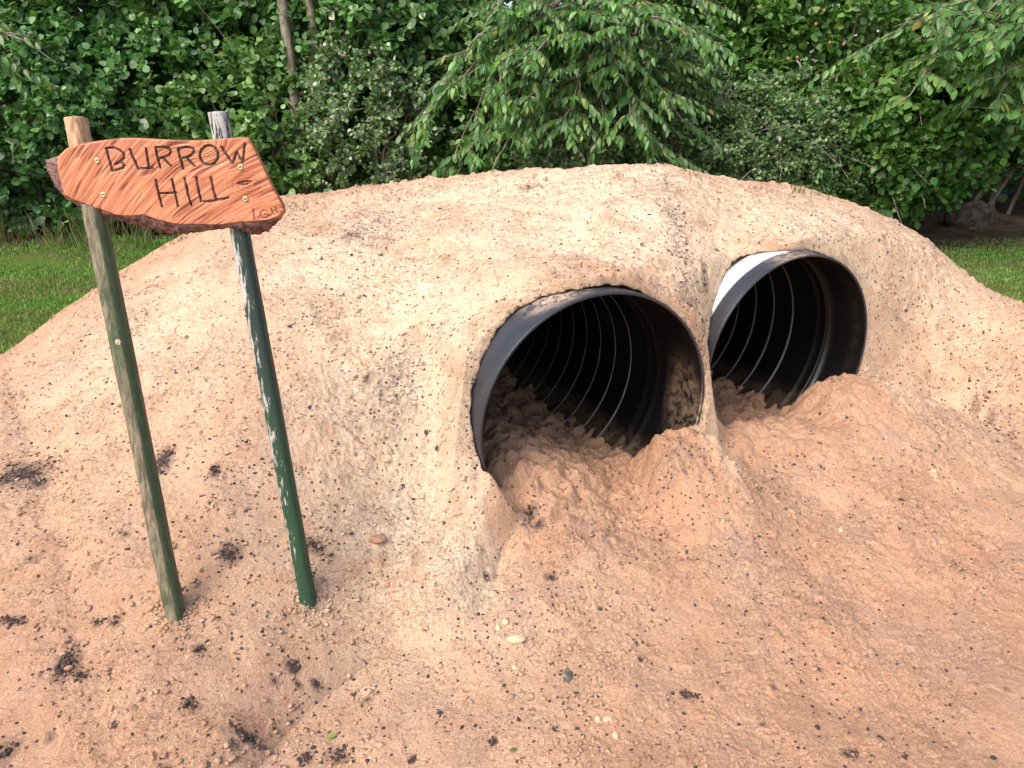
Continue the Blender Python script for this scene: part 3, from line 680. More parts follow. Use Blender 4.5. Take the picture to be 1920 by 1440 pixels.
# ------------------------------------------------------------------ grass
def blades(name, P, h, pal, w, label, lean=.5, width=.006):
    n = len(P); az = rng.uniform(0, 2*math.pi, n); a2 = rng.uniform(0, 2*math.pi, n)
    s = np.stack([np.cos(az), np.sin(az), az*0], 1)*width*rng.uniform(.6, 1.3, (n, 1))
    ld = np.stack([np.cos(a2), np.sin(a2), a2*0], 1)*(h*lean*rng.uniform(.1, 1, n))[:, None]
    up = np.array([0, 0, 1.])*h[:, None]
    dry = sstep(-.05, .35, noise2(P[:, 0]*1.1, P[:, 1]*2.0, 47)+.35*noise2(P[:, 0]*4, P[:, 1]*7, 48))
    V = np.stack([P-s, P+s, P+ld*.35+up*.6+s*.7, P+ld*.35+up*.6-s*.7, P+ld+up*.95], 1)
    off = (np.arange(n)*5)[:, None]
    o = np_mesh(name, V.reshape(-1, 3), np.array([[0, 1, 2, 3]])+off, np.array([[3, 2, 4]])+off, [BLADE], None, True, {'tint': np.repeat(tints(n, pal, w)*(1-.55*dry[:, None])+np.array([.30, .25, .12])*.55*dry[:, None], 5, 0)})
    return tag(o, label, 'grass', kind='stuff')
GG = [(.21,.40,.08),(.27,.46,.11),(.16,.30,.06),(.42,.43,.20),(.33,.50,.13)]
def lawn_pts(n, x0, x1, y0, y1):
    P = np.stack([rng.uniform(x0, x1, n), rng.uniform(y0, y1, n), np.zeros(n)], 1)
    P[:, 2] = lawn_z(P[:, 0], P[:, 1])
    ok = (P[:, 2]+.01 > surf(P[:, 0], P[:, 1])) & (P[:, 1] < earth_edge(P[:, 0])+.25+.2*rng.normal(size=n))
    ok &= noise2(P[:, 0]*1.3, P[:, 1]*1.3, 41)+.25*rng.normal(size=n) < .25
    return P[ok]
P = np.concatenate([lawn_pts(110000, -8.5, -1.5, 2.6, 8.7), lawn_pts(95000, 2.5, 8.5, 3.0, 8.6)])
hh = .021*rng.uniform(.6, 1.5, len(P))*(1+.8*np.clip(noise2(P[:, 0]*2.3, P[:, 1]*2.3, 43), 0, 1))+.07*sstep(7.7, 8.4, P[:, 1])*rng.random(len(P))*(P[:, 0] < 0)
blades("grass", P, hh, GG, [5,4,3,1.4,2], 'short bright green grass on the lawn either side of the mound')
# long dry grass at the foot of the hedge, left
P = np.stack([rng.uniform(-7.5, -3.9, 1000), rng.uniform(7.9, 8.8, 1000), np.zeros(1000)], 1); P[:, 2] = ground_z(P[:, 0], P[:, 1])
P = P[noise2(P[:, 0]*2, P[:, 1]*2, 45) > -.12]
blades("long_grass", P, rng.uniform(.12, .36, len(P)), [(.20,.20,.09),(.30,.27,.14),(.10,.19,.03)], [3,2,3], 'long pale unmown grass at the foot of the hedge on the left', 1.1, .006)

# ------------------------------------------------------------------ pipes
def plastic(name, base, dirt_hi):
    m = NT(name)
    d = m.attr('dirt')
    k = m.math('MULTIPLY', m.ramp(d, .12, .75), m.ramp(m.noise(26, 6, .72, .8), .36, .62))
    k0 = m.math('MULTIPLY', m.ramp(m.noise(120, 3, .7), .66, .74), .5)
    c = m.mix(k0, base, (.22, .18, .15)); c = m.mix(k, c, dirt_hi)
    r = m.math('MULTIPLY_ADD', k, .45, .34)
    return m.set(c, r, m.bump(m.noise(14, 4), .12, .01), .5)
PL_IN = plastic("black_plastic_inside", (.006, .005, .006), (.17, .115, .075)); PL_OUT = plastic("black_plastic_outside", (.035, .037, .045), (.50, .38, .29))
SEAM = NT("seam_highlight").set((.40, .37, .34), .4, None, .5)  # highlights along the inner ribs, put into the colour as pale grey lines
BAND = NT("white_tape"); BAND = BAND.set(BAND.mix(BAND.ramp(BAND.noise(8, 4, .6, .5, BAND.mapv((1, 1, 1))), .40, .62), (.86, .87, .88), (.62, .64, .66)), .35)
def ring_mesh(prof, c, a, n=200, dirt=None):
    """revolve profile [(s, r)] about the pipe axis"""
    ax = np.array([math.sin(a), -math.cos(a), 0.]); sv = np.array([math.cos(a), math.sin(a), 0.]); th = np.arange(n)*2*math.pi/n
    P = []
    for s, r in prof: P.append(c-ax*s+r*(np.cos(th)[:, None]*sv+np.sin(th)[:, None]*np.array([0, 0, 1.])))
    m = len(prof); P = np.array(P)
    i, j = np.meshgrid(np.arange(m-1), np.arange(n), indexing='ij'); i = i.ravel(); j = j.ravel(); j2 = (j+1) % n
    return P.reshape(-1, 3), np.stack([i*n+j, i*n+j2, (i+1)*n+j2, (i+1)*n+j], 1)
def make_pipe(label, c, a, L, ribs, steps, dirt_fn, band=None):
    t = empty("drainage_pipe", (c[0], c[1], 0.0), label, 'pipe', 'black plastic pipes through the mound')
    # outside, lip and inside as one wall
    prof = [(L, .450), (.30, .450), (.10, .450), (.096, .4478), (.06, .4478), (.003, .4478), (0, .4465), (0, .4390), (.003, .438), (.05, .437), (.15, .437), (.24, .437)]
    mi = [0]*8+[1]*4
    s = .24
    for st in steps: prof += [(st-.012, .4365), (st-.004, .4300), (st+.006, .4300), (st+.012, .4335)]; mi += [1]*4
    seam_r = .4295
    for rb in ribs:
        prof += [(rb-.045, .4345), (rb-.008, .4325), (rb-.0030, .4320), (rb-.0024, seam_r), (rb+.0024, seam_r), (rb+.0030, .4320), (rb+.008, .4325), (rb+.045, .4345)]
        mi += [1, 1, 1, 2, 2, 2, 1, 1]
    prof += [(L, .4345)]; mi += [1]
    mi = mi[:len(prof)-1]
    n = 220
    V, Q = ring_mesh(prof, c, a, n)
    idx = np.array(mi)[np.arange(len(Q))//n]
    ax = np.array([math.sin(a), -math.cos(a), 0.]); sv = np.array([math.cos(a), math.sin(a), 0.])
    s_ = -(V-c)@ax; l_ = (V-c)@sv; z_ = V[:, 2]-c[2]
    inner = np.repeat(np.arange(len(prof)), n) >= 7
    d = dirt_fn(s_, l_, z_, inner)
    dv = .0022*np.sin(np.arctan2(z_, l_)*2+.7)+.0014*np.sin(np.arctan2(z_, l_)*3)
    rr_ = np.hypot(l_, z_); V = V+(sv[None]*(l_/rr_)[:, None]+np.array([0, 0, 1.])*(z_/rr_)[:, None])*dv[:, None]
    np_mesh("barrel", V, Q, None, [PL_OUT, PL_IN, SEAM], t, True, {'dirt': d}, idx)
    if band:
        Vb, Qb = ring_mesh([(band[0], .4475), (band[0], .4535), (band[1], .4535), (band[1], .4475)], c, a, n)
        rb_ = Vb-c; l_ = rb_@sv; z_ = rb_[:, 2]; rr_ = np.hypot(l_, z_); dv = .0022*np.sin(np.arctan2(z_, l_)*2+.7)+.0014*np.sin(np.arctan2(z_, l_)*3)
        Vb = Vb+(sv[None]*(l_/rr_)[:, None]+np.array([0, 0, 1.])*(z_/rr_)[:, None])*dv[:, None]
        o = np_mesh("band", Vb, Qb, None, [BAND], t, False)
        o['label'] = 'white tape band around the outside of the pipe'
    # end plate deep inside
    Ve, Qe = ring_mesh([(L-.01, .434), (L-.01, .002)], c, a, 64)
    np_mesh("end_cap", Ve, Qe, None, [PL_IN], t)
    return t
def dirt1(s, l, z, inner):
    g = np.exp(-((s-.10)/.07)**2)*np.exp(-((z+.02)/.15)**2)*(l > 0)*1.2 + np.exp(-((s-.0)/.05)**2)*sstep(.1, -.2, z)*(l > 0)*.8
    low = .5*sstep(-.18, -.32, z)
    o = np.exp(-((np.degrees(np.arctan2(z, l))-106)/16)**2)*.75*sstep(-.02, .06, s)+.04
    return np.where(inner, np.maximum(g, low)+.05, o)
def dirt2(s, l, z, inner):
    o = .03+.5*np.exp(-((np.degrees(np.arctan2(z, l))-95)/18)**2)
    return np.where(inner, .45*sstep(-.2, -.33, z)+.25*np.exp(-((s-.05)/.05)**2)*(l > 0), o)
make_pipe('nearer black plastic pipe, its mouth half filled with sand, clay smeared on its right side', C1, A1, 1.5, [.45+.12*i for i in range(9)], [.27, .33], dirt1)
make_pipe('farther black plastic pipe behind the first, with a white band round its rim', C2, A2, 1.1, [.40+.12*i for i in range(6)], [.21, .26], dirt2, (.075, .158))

# ------------------------------------------------------------------ sign
def polar_outline(pts, cpt, n):
    pts = np.array(pts, float); d = pts-cpt; an = np.unwrap(np.arctan2(d[:, 1], d[:, 0])); ra = np.hypot(d[:, 0], d[:, 1])
    an = np.concatenate([an, [an[0]+np.sign(an[-1]-an[0])*2*math.pi]]); pts = np.concatenate([pts, pts[:1]])
    th = np.linspace(an[0], an[-1], n, endpoint=False)
    # exact intersection of each angle with the polygon side it crosses
    out = np.zeros((n, 2)); k = 0; sgn = np.sign(an[-1]-an[0])
    for i, t in enumerate(th):
        while k < len(an)-2 and sgn*(an[k+1]-t) <= 0: k += 1
        a, b = pts[k]-cpt, pts[k+1]-cpt; u = np.array([math.cos(t), math.sin(t)])
        M = np.array([[u[0], -(b-a)[0]], [u[1], -(b-a)[1]]]); sol = np.linalg.solve(M, a); out[i] = cpt+u*sol[0]
    return out
zf = lambda L: [(60+x/3.84, 190+y/3.84) for x, y in L]
WOOD = zf([(190,400),(250,340),(350,310),(440,295),(540,280),(640,268),(750,268),(860,275),(1060,285),(1180,285),(1300,278),(1430,268),(1500,262),(1555,268),(1600,350),(1640,430),(1700,560),(1750,660),(1775,700),(1800,750),(1812,790),(1770,830),(1720,848),(1650,860),(1560,866),(1480,870),(1340,890),(1180,885),(1100,886),(1020,880),(950,862),(900,850),(830,825),(790,815),(760,820),(700,825),(640,822),(600,815),(550,798),(500,780),(450,765),(400,745),(350,728),(300,710),(230,670),(222,635),(215,600),(200,560),(190,520),(183,480),(180,440)])
OUTL = zf([(175,395),(240,335),(350,303),(440,288),(540,275),(640,264),(750,264),(860,270),(1060,281),(1180,281),(1300,274),(1430,264),(1500,259),(1558,264),(1606,348),(1646,430),(1706,560),(1757,660),(1783,700),(1812,750),(1820,800),(1790,840),(1740,882),(1690,920),(1650,940),(1600,958),(1550,952),(1500,935),(1400,912),(1220,932),(1100,948),(960,938),(905,930),(850,915),(750,890),(700,885),(650,868),(600,860),(560,842),(500,832),(450,815),(400,790),(350,765),(300,742),(225,690),(160,622),(150,590),(138,570),(105,500),(88,430)])
LY = 1.84                                    # distance of the posts' front faces
cpx = np.array([315., 338.])
NB = 1100
wo = polar_outline(WOOD, cpx, NB); bo = polar_outline(OUTL, cpx, NB)
YF = 1.80                                    # board front plane
def plane_uv(p, Y=YF):
    w = atY(p[0], p[1], Y); return np.array([w[0], w[2]])
wuv = np.array([plane_uv(p) for p in wo]); cuv = plane_uv(cpx)
TH = .032
buv = np.array([plane_uv(p, YF+TH*.75) for p in bo])
KR = 150
fr = (np.arange(1, KR+1)/KR)
uv = cuv+(wuv-cuv)[None]*fr[:, None, None]          # KR x NB x 2
U, Vv = uv[..., 0], uv[..., 1]
def Lz(L): return np.array([plane_uv(p) for p in zf(L)])
def seg_dist(strokes):
    d = np.full(U.shape, 9.)
    for S_ in strokes:
        S_ = Lz(S_)
        for a, b in zip(S_[:-1], S_[1:]):
            ab = b-a; t = np.clip(((U-a[0])*ab[0]+(Vv-a[1])*ab[1])/(ab@ab), 0, 1)
            d = np.minimum(d, np.hypot(U-a[0]-t*ab[0], Vv-a[1]-t*ab[1]))
    return d
ell = [(1275+66*math.cos(t), 388+70*math.sin(t)) for t in np.linspace(0, 2*math.pi, 26)]
big = [[(535,338),(548,390),(562,440),(578,500)], [(535,338),(590,333),(630,350),(660,375),(664,402),(640,428),(600,452)], [(600,452),(640,435),(664,455),(655,478),(620,492),(578,500)],
       [(705,345),(722,390),(745,440),(765,485),(815,484),(862,478)], [(822,340),(830,400),(842,478)],
       [(890,333),(903,400),(925,478)], [(890,333),(945,328),(990,340),(1002,360),(985,388),(950,402),(912,412)], [(940,405),(975,440),(1003,466)],
       [(1052,342),(1068,410),(1090,487)], [(1052,342),(1110,328),(1155,336),(1168,356),(1150,385),(1115,402),(1078,412)], [(1110,403),(1140,435),(1173,466)], ell,
       [(1365,328),(1400,385),(1445,447)], [(1445,447),(1460,405),(1474,366)], [(1474,366),(1492,400),(1518,438)], [(1518,438),(1526,370),(1532,305)],
       [(890,568),(908,650),(936,758)], [(1008,562),(1028,650),(1052,758)], [(915,662),(980,662),(1036,656)],
       [(1098,552),(1120,650),(1146,747)], [(1183,548),(1198,640),(1218,722),(1280,720),(1330,712)], [(1288,548),(1306,640),(1326,708),(1370,706),(1412,694)]]
small = [[(1596,783),(1603,852)], [(1596,783),(1590,776)], [(1628,836),(1630,840)], [(1692,790),(1665,786),(1645,805),(1648,830),(1668,842),(1698,836),(1702,818),(1680,815)], [(1716,824),(1718,828)],
         [(1722,775),(1738,815)], [(1752,762),(1768,802)], [(1728,797),(1760,783)]]
crack = [[(1482,592),(1520,580),(1578,576)], [(1500,600),(1540,598),(1568,586)]]
wn = noise2(U*260, Vv*260, 61)*.0009
dB = seg_dist(big)+wn; dS = seg_dist(small)+wn*.5; dK = seg_dist(crack)+wn
carve = np.maximum(sstep(.0033, .0018, dB), np.maximum(.55*sstep(.0018, .0008, dS), .8*sstep(.0028, .0010, dK)))
pale = sstep(.0015, .0004, dB)*sstep(-.25, .15, noise2(U*90, Vv*90, 62))  # grey highlights inside the letter strokes, painted into the colour
# chainsaw and growth lines: a fan of curved diagonals
P0 = Lz([(250,1500)])[0]; nw = .006*noise2(U*6, Vv*6, 63)+.0006*noise2(U*30, Vv*30, 64)
ang = math.radians(-33); q1 = (U-cuv[0])*math.sin(-ang)*-1+(Vv-cuv[1])*math.cos(ang)
ph = (Vv-cuv[1])-.80*(U-cuv[0])+.9*((U-cuv[0])**2)+nw
ph = ph+.05*np.exp(-(((U-Lz([(1230,330)])[0][0])/.06)**2+((Vv-Lz([(1230,330)])[0][1])/.03)**2))
l1n = noise2(ph*45, (U+Vv)*7, 65); l2n = noise2(ph*120, (U+.5*Vv)*12, 66); l3n = noise2(ph*300, (U+Vv)*9, 67)
l4n = noise2(ph*620, (U+Vv)*16, 69); grain = np.clip(.56+.30*l1n+.42*l2n+.50*l3n+.35*l4n, 0, 1)
dark = sstep(.30, .55, noise2(ph*88+5, (U+Vv)*9, 68))*.9
kn = Lz([(1560,600)])[0]; kd = np.hypot((U-kn[0])/1.7, Vv-kn[1]); grain = np.clip(grain-.45*np.exp(-(kd/.028)**2)*(.5+.5*np.sin(kd*900)), 0, 1)
cg = [plane_uv(p) for p in zf([(190,540),(400,570),(600,640),(640,600)])]
dep = -.0050*carve+.0011*l1n+.0009*l2n-.0014*dark
Yv = YF-dep-.0    # carve is deeper = away from the camera
rim = sstep(.985, 1.0, fr)[:, None]*.002; Yv = Yv+rim
FV = np.stack([U, Yv, Vv], -1).reshape(-1, 3); FV = np.concatenate([FV, [[cuv[0], YF, cuv[1]]]])
I, J = np.meshgrid(np.arange(KR-1), np.arange(NB), indexing='ij'); I = I.ravel(); J = J.ravel(); J2 = (J+1) % NB
FQ = np.stack([I*NB+J, I*NB+J2, (I+1)*NB+J2, (I+1)*NB+J], 1); cI = KR*NB
FT = np.stack([np.full(NB, cI), (np.arange(NB)+1) % NB, np.arange(NB)], 1)
app = lambda a, v=.0: np.concatenate([a.ravel(), [v]])
def sign_wood():
    m = NT("varnished_wood")
    c = m.mix(m.attr('grain'), (.33, .085, .045), (.80, .33, .175))
    c = m.mix(m.math('MULTIPLY', m.ramp(m.noise(7, 4, .6, .5), .42, .64), .55), c, (.60, .22, .14))
    c = m.mix(m.math('MULTIPLY', m.ramp(m.noise(5, 3, .6, .2), .55, .70), .5), c, (.90, .42, .15))
    c = m.mix(m.math('MULTIPLY', m.attr('dark'), .75), c, (.16, .035, .02))
    c = m.mix(m.attr('carve'), c, (.030, .020, .022)); c = m.mix(m.math('MULTIPLY', m.attr('pale'), .75), c, (.27, .21, .20))
    return m.set(c, .36, m.bump(m.noise(260, 3), .15, .001), .5)
SW = sign_wood()
zb = float(surf(np.array([-.8]), np.array([LY]))[0])
sign = empty("wooden_sign", (-.8, LY, zb), "orange-brown live-edge wooden sign reading BURROW HILL on two green stakes in the sand", "sign")
if True:
    board = np_mesh("board", FV, FQ, FT[:, ::-1], [SW], sign, True, {'grain': app(grain, .5), 'dark': app(dark), 'carve': app(carve), 'pale': app(pale)})
    # edge: bark that flares out to the back, sawn wood along the top
    rows = 12; E = []; bk = np.hypot(*(bo-wo).T); bm = sstep(4, 11, bk)
    ang_ = np.arange(NB)/NB*2*math.pi; nrm = unit(wuv-cuv)
    for k in range(rows+1):
        t = k/rows; e = wuv+(buv-wuv)*(t**.7); b = math.sin(t*math.pi)*.25
        rgh = (.0035*noise2(e[:, 0]*70, e[:, 1]*70+k*.55, 71)+.0025*noise2(e[:, 0]*160, e[:, 1]*160+k*1.2, 72)+.0028-.003*np.abs(noise2(e[:, 0]*40, e[:, 1]*40+k*.3, 73)))*bm*min(1, 4*t)*(1+1.2*sstep(14, 24, bk))
        e = e+nrm*(b*.008*bm+rgh)[:, None]
        E.append(np.stack([e[:, 0], np.full(NB, YF+.002+TH*t*1.05), e[:, 1]], 1))
    e = cuv+(buv-cuv)*.5; E.append(np.stack([e[:, 0], np.full(NB, YF+TH*1.06), e[:, 1]], 1)); e = cuv+(buv-cuv)*.01; E.append(np.stack([e[:, 0], np.full(NB, YF+TH*1.06), e[:, 1]], 1))
    E = np.array(E); m_ = len(E); I, J = np.meshgrid(np.arange(m_-1), np.arange(NB), indexing='ij'); I = I.ravel(); J = J.ravel(); J2 = (J+1) % NB
    mb = NT("sign_bark"); c = mb.mix(mb.ramp(mb.noise(60, 5, .7, .4), .38, .64), (.11, .055, .05), (.32, .19, .17)); c = mb.mix(mb.attr('bark'), (.50, .20, .10), c)
    mb.set(c, .85, mb.bump(mb.noise(110, 5, .7), .8, .004), .2)
    np_mesh("bark", E.reshape(-1, 3), np.stack([I*NB+J, I*NB+J2, (I+1)*NB+J2, (I+1)*NB+J], 1), None, [mb.m], board, True, {'bark': np.tile(bm, m_)})
# posts
def post_material(kind):
    m = NT("peeling_green_post" if kind else "weathered_post"); v = m.mapv((1, 1, .06))
    if kind == 0:
        wood = m.mix(m.ramp(m.noise(95, 4, .7, .1, v), .35, .65), (.10, .085, .055), (.30, .25, .17))
        top = m.mix(m.ramp(m.noise(80, 4, .7, .3, v), .38, .62), (.30, .15, .075), (.62, .42, .25))
        dn = m.attr('down')
        wood = m.mix(m.ramp(m.math('ADD', dn, m.math('MULTIPLY', m.noise(20, 3), .03)), .22, .14), wood, top)
        g = m.math('MULTIPLY', m.ramp(m.noise(26, 6, .75, .3, m.mapv((1, 1, .10))), .44, .54), m.ramp(dn, .15, .25))
        g = m.math('MULTIPLY', g, m.ramp(m.noise(3, 2), .42, .66))
        g = m.math('MAXIMUM', g, m.math('MULTIPLY', m.attr('edge'), m.ramp(dn, .14, .3)))
        c = m.mix(m.math('MULTIPLY', g, .85), wood, (.030, .075, .032))
    else:
        base = m.mix(m.noise(6, 3), (.022, .062, .036), (.034, .085, .043))
        base = m.mix(m.ramp(m.attr('down'), .95, .55), base, (.030, .052, .044))
        th_ = m.math('MULTIPLY_ADD', m.attr('flake'), -.17, .665)
        nz = m.noise(130, 5, .75, .2, m.mapv((1, 1, .10)))
        nz = m.math('ADD', m.math('MULTIPLY', nz, .75), m.math('MULTIPLY', m.noise(7, 3, .6), .25))
        k = m.ramp(m.math('SUBTRACT', nz, th_), -.02, .03)
        c = m.mix(k, base, m.mix(m.noise(120, 3), (.62, .62, .60), (.38, .37, .34)))
        c = m.mix(m.ramp(m.noise(55, 4, .7), .68, .74), c, (.02, .03, .02))
    return m.set(c, .62, m.bump(m.noise(120, 4, .7, 0, v), .6, .002), .35)
def make_post(top, bot, w, kind, hole=None):
    Pt = atY(*top, LY+.018); hb = hit(*bot); Pb = atY(*bot, hb[1]) if False else hb
    Pb = np.array([Pb[0], Pb[1], Pb[2]])
    Pt = atY(*top, LY+.022)
    axis = Pb-Pt; Ln = np.linalg.norm(axis); ax = axis/Ln
    X = unit(np.cross(ax, [0, -1, 0.])); X = X if X[0] > 0 else -X; Yd = np.cross(X, ax); Yd = Yd if Yd[1] > 0 else -Yd
    d = .018 if kind == 0 else .016; hw = w/2
    cs = [(-hw, -d+.004), (-hw+.004, -d), (-hw*.3, -d-.0015), (hw*.45, -d-.001), (hw*.62, -d+.001), (hw-.002, -d+.012 if kind == 0 else -d+.005), (hw, -d+.016), (hw, d), (-hw, d)]
    edge = [0, 0, 0, .15, .9, 1, 1, .5, .2]; fl = [1, 1, .8, .35, .2, .1, .0, .3, .3]
    rows = 260; V, Eg, Fk, Dn = [], [], [], []
    tt = np.concatenate([[0.], np.linspace(.0005, 1, rows), [1+.12/Ln]])
    for t in tt:
        p = Pt+axis*t
        for k, (a, b) in enumerate(cs):
            j = .0010*noise3(np.array([a*60]), np.array([t*Ln*9]), np.array([kind*5+b*60]))[0]+.0022*noise3(np.array([a*9]), np.array([t*Ln*2.2]), np.array([kind*7.]))[0]
            sc = .97 if t == 0 else 1
            V.append(p+X*(a*sc+j)+Yd*(b*sc+j*.5)); Eg.append(edge[k]); Dn.append(t*Ln)
            z = t*Ln; f = 1.1 if z < .2 else (fl[k] if z < 1.0 else fl[k]*.6*(1 if k < 3 else .5))
            Fk.append(f)
    n = len(cs); m_ = len(tt); Q = [(i*n+j, i*n+(j+1) % n, (i+1)*n+(j+1) % n, (i+1)*n+j) for i in range(m_-1) for j in range(n)]
    V = np.array(V); c0 = len(V); V = np.concatenate([V, [Pt], [Pt+axis*tt[-1]]]); Eg += [0, 0]; Fk += [1, 0]; Dn += [0, Ln]
    T = [(c0, (j+1) % n, j) for j in range(n)]+[(c0+1, (m_-1)*n+j, (m_-1)*n+(j+1) % n) for j in range(n)]
    o = np_mesh("post", V, Q, T, [post_material(kind)], sign, False, {'edge': Eg, 'flake': Fk, 'down': Dn})
    o['label'] = ['weathered timber stake with green paint worn off and a bare top', 'dark green painted stake with white flaking paint'][kind]
    if hole:
        t = (atY(*hole, LY)[2]-Pt[2])/axis[2]; hp = Pt+axis*t+X*.004-Yd*d; Wd = unit(hp-CC); hp = hp-Wd*.04
        me = ball("drill", (0, 0, 0), 1, SAND, None)      # only a cutter, removed below
        bpy.data.objects.remove(me)
        Vc = []; k = 20
        for s_ in (0, .12):
            for a in range(k): Vc.append(hp+Wd*s_+X*.0062*math.cos(a*2*math.pi/k)+ax*.0068*math.sin(a*2*math.pi/k))
        Vc = np.array(Vc); Qc = [(a, (a+1) % k, k+(a+1) % k, k+a) for a in range(k)]
        Vc = np.concatenate([Vc, [hp, hp+Wd*.12]]); Tc = [(2*k, (a+1) % k, a) for a in range(k)]+[(2*k+1, k+a, k+(a+1) % k) for a in range(k)]
        cut = np_mesh("drill", Vc, Qc, Tc, [SAND]); 
        bm_ = o.modifiers.new("hole", 'BOOLEAN'); bm_.operation = 'DIFFERENCE'; bm_.object = cut; bm_.solver = 'EXACT'
        dg = bpy.context.evaluated_depsgraph_get(); me2 = bpy.data.meshes.new_from_object(o.evaluated_get(dg))
        o.modifiers.clear(); o.data = me2; bpy.data.objects.remove(cut)
    return o
make_post((141, 221), (329, 1157), .040, 0, (226, 621))
make_post((408, 210), (578, 1127), .038, 1)
BRASS = NT("brass_screw").set((.62, .55, .32), .38, None, .5, .6)
for sx, sy in zf([(465,428),(510,675),(1500,475),(1535,705)]):
    p = atY(sx, sy, YF-.0022); k = 20; r = .0068
    ths = np.arange(k)*2*math.pi/k+.3
    cro = np.array([(np.minimum(abs(math.cos(a)), abs(math.sin(a)))) for a in ths])
    rings_ = [(r, .004), (r, .0012), (r*.86, 0), (r*.55, 0), (r*.30, 0)]
    V = [p+np.array([R_*math.cos(a), dz, R_*math.sin(a)]) for R_, dz in rings_ for a in ths]
    V += [p+np.array([.55*r*(1 if abs(math.cos(2*a-.6)) > .6 else .45)*math.cos(a), .0035, .55*r*(1 if abs(math.cos(2*a-.6)) > .6 else .45)*math.sin(a)]) for a in ths]
    V.append(p+np.array([0, .0035, 0])); m_ = 6
    Q = [(i*k+j, i*k+(j+1) % k, (i+1)*k+(j+1) % k, (i+1)*k+j) for i in range(m_-1) for j in range(k)]
    T = [(m_*k, (m_-1)*k+j, (m_-1)*k+(j+1) % k) for j in range(k)]
    np_mesh("screw", np.array(V), Q, T, [BRASS], board)

# ------------------------------------------------------------------ loose things on the sand
ICO = None
def ico():
    import bmesh
    bm = bmesh.new(); bmesh.ops.create_icosphere(bm, subdivisions=1, radius=1); bm.verts.ensure_lookup_table()
    v = np.array([q.co[:] for q in bm.verts]); f = np.array([[w.index for w in q.verts] for q in bm.faces]); bm.free(); return v, f
IV, IF = ico()
def crumbs(name, P, r, mat, label, cat, flat=.7):
    n = len(P); k = len(IV)
    jit = 1+.34*rng.normal(size=(n, k, 1)).clip(-1.6, 1.6); sc = r[:, None, None]*rng.uniform(.55, 1.3, (n, 1, 3))
    sc[..., 2] *= flat
    a = rng.uniform(0, 6.28, n); c, s = np.cos(a)[:, None], np.sin(a)[:, None]
    Vv_ = IV[None]*jit*sc; x = Vv_[..., 0]*c-Vv_[..., 1]*s; y = Vv_[..., 0]*s+Vv_[..., 1]*c
    Vv_ = np.stack([x, y, Vv_[..., 2]], -1)+P[:, None]
    o = np_mesh(name, Vv_.reshape(-1, 3), None, (IF[None]+(np.arange(n)*k)[:, None, None]).reshape(-1, 3), [mat], None, False)
    if mat is SAND:
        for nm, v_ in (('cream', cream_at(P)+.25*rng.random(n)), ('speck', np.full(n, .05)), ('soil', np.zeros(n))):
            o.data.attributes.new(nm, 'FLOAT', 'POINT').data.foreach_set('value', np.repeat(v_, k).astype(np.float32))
    return tag(o, label, cat, kind='stuff')
def scatter(n, azr=(-38, 38), rr_=(1.15, 4.4), clump=None):
    az = np.radians(rng.uniform(*azr, n)); r = np.exp(rng.uniform(math.log(rr_[0]), math.log(rr_[1]), n))
    return np.stack([np.sin(az)*r, np.cos(az)*r], 1)
def drop(XYp, r, sink=.25):
    z = surf(XYp[:, 0], XYp[:, 1]); return np.concatenate([XYp, (z+r*(.55-sink))[:, None]], 1)
ms = NT("soil_crumb"); ms = ms.set(ms.mix(ms.noise(160, 3), (.030, .022, .020), (.12, .085, .075)), .95, ms.bump(ms.noise(300, 3), .6, .002), .15)
mc = NT("sand_crumb"); _c = mc.mix(mc.ramp(mc.noise(14, 4), .38, .62), (.60, .33, .19), (.74, .50, .32)); mc = mc.set(_c, .95, mc.bump(mc.noise(300, 3), .6, .002), .15)
def vis_ok(XYp):
    z = surf(XYp[:, 0], XYp[:, 1]); s1, l1 = pipe_sl(XYp[:, 0], XYp[:, 1], C1, A1); s2, l2 = pipe_sl(XYp[:, 0], XYp[:, 1], C2, A2)
    lip = ((np.abs(s1) < .10) & (np.abs(l1) < .48)) | ((np.abs(s2) < .16) & (np.abs(l2) < .48)); return ~lip
Q0 = scatter(30000, rr_=(1.2, 4.7)); Q0 = Q0[vis_ok(Q0)]; dens = noise2(Q0[:, 0]*2.2, Q0[:, 1]*2.2, 81)+.5*noise2(Q0[:, 0]*7, Q0[:, 1]*7, 82)+.35*sstep(1.7, 2.6, np.hypot(Q0[:, 0], Q0[:, 1])); Q0 = Q0[dens+.35*rng.normal(size=len(Q0)) > .10]
feet = np.concatenate([hit(*q)[None, :2]+rng.normal(size=(160, 2))*.038 for q in ((329, 1157), (578, 1127))]); Q0 = np.concatenate([Q0, feet])
r0 = .0016+.0075*rng.random(len(Q0))**4; r0[-320:] = .003+.006*rng.random(320)
D0 = drop(Q0, r0, .42)
crumbs("sand_crumbs", D0, r0, SAND, 'small crumbs and clods of sand scattered over the mound', 'sand crumbs')
cl = scatter(900); cl = cl[(noise2(cl[:, 0]*1.6, cl[:, 1]*1.6, 84)+.3*rng.normal(size=900)-.25*(np.hypot(cl[:, 0]+.45, (cl[:, 1]-2.5)*.7) < .45)) > .02]
ctr = cl[rng.integers(0, len(cl), 4600)]; Q1 = ctr+rng.normal(size=(4600, 2))*rng.uniform(.003, .09, (4600, 1)); Q1 = Q1[:3200]; Q1 = Q1[vis_ok(Q1)]
Q1b = scatter(650); Q1b = Q1b[vis_ok(Q1b)]; Q1 = np.concatenate([Q1, Q1b])
r1 = .0012+.0044*rng.random(len(Q1))**4
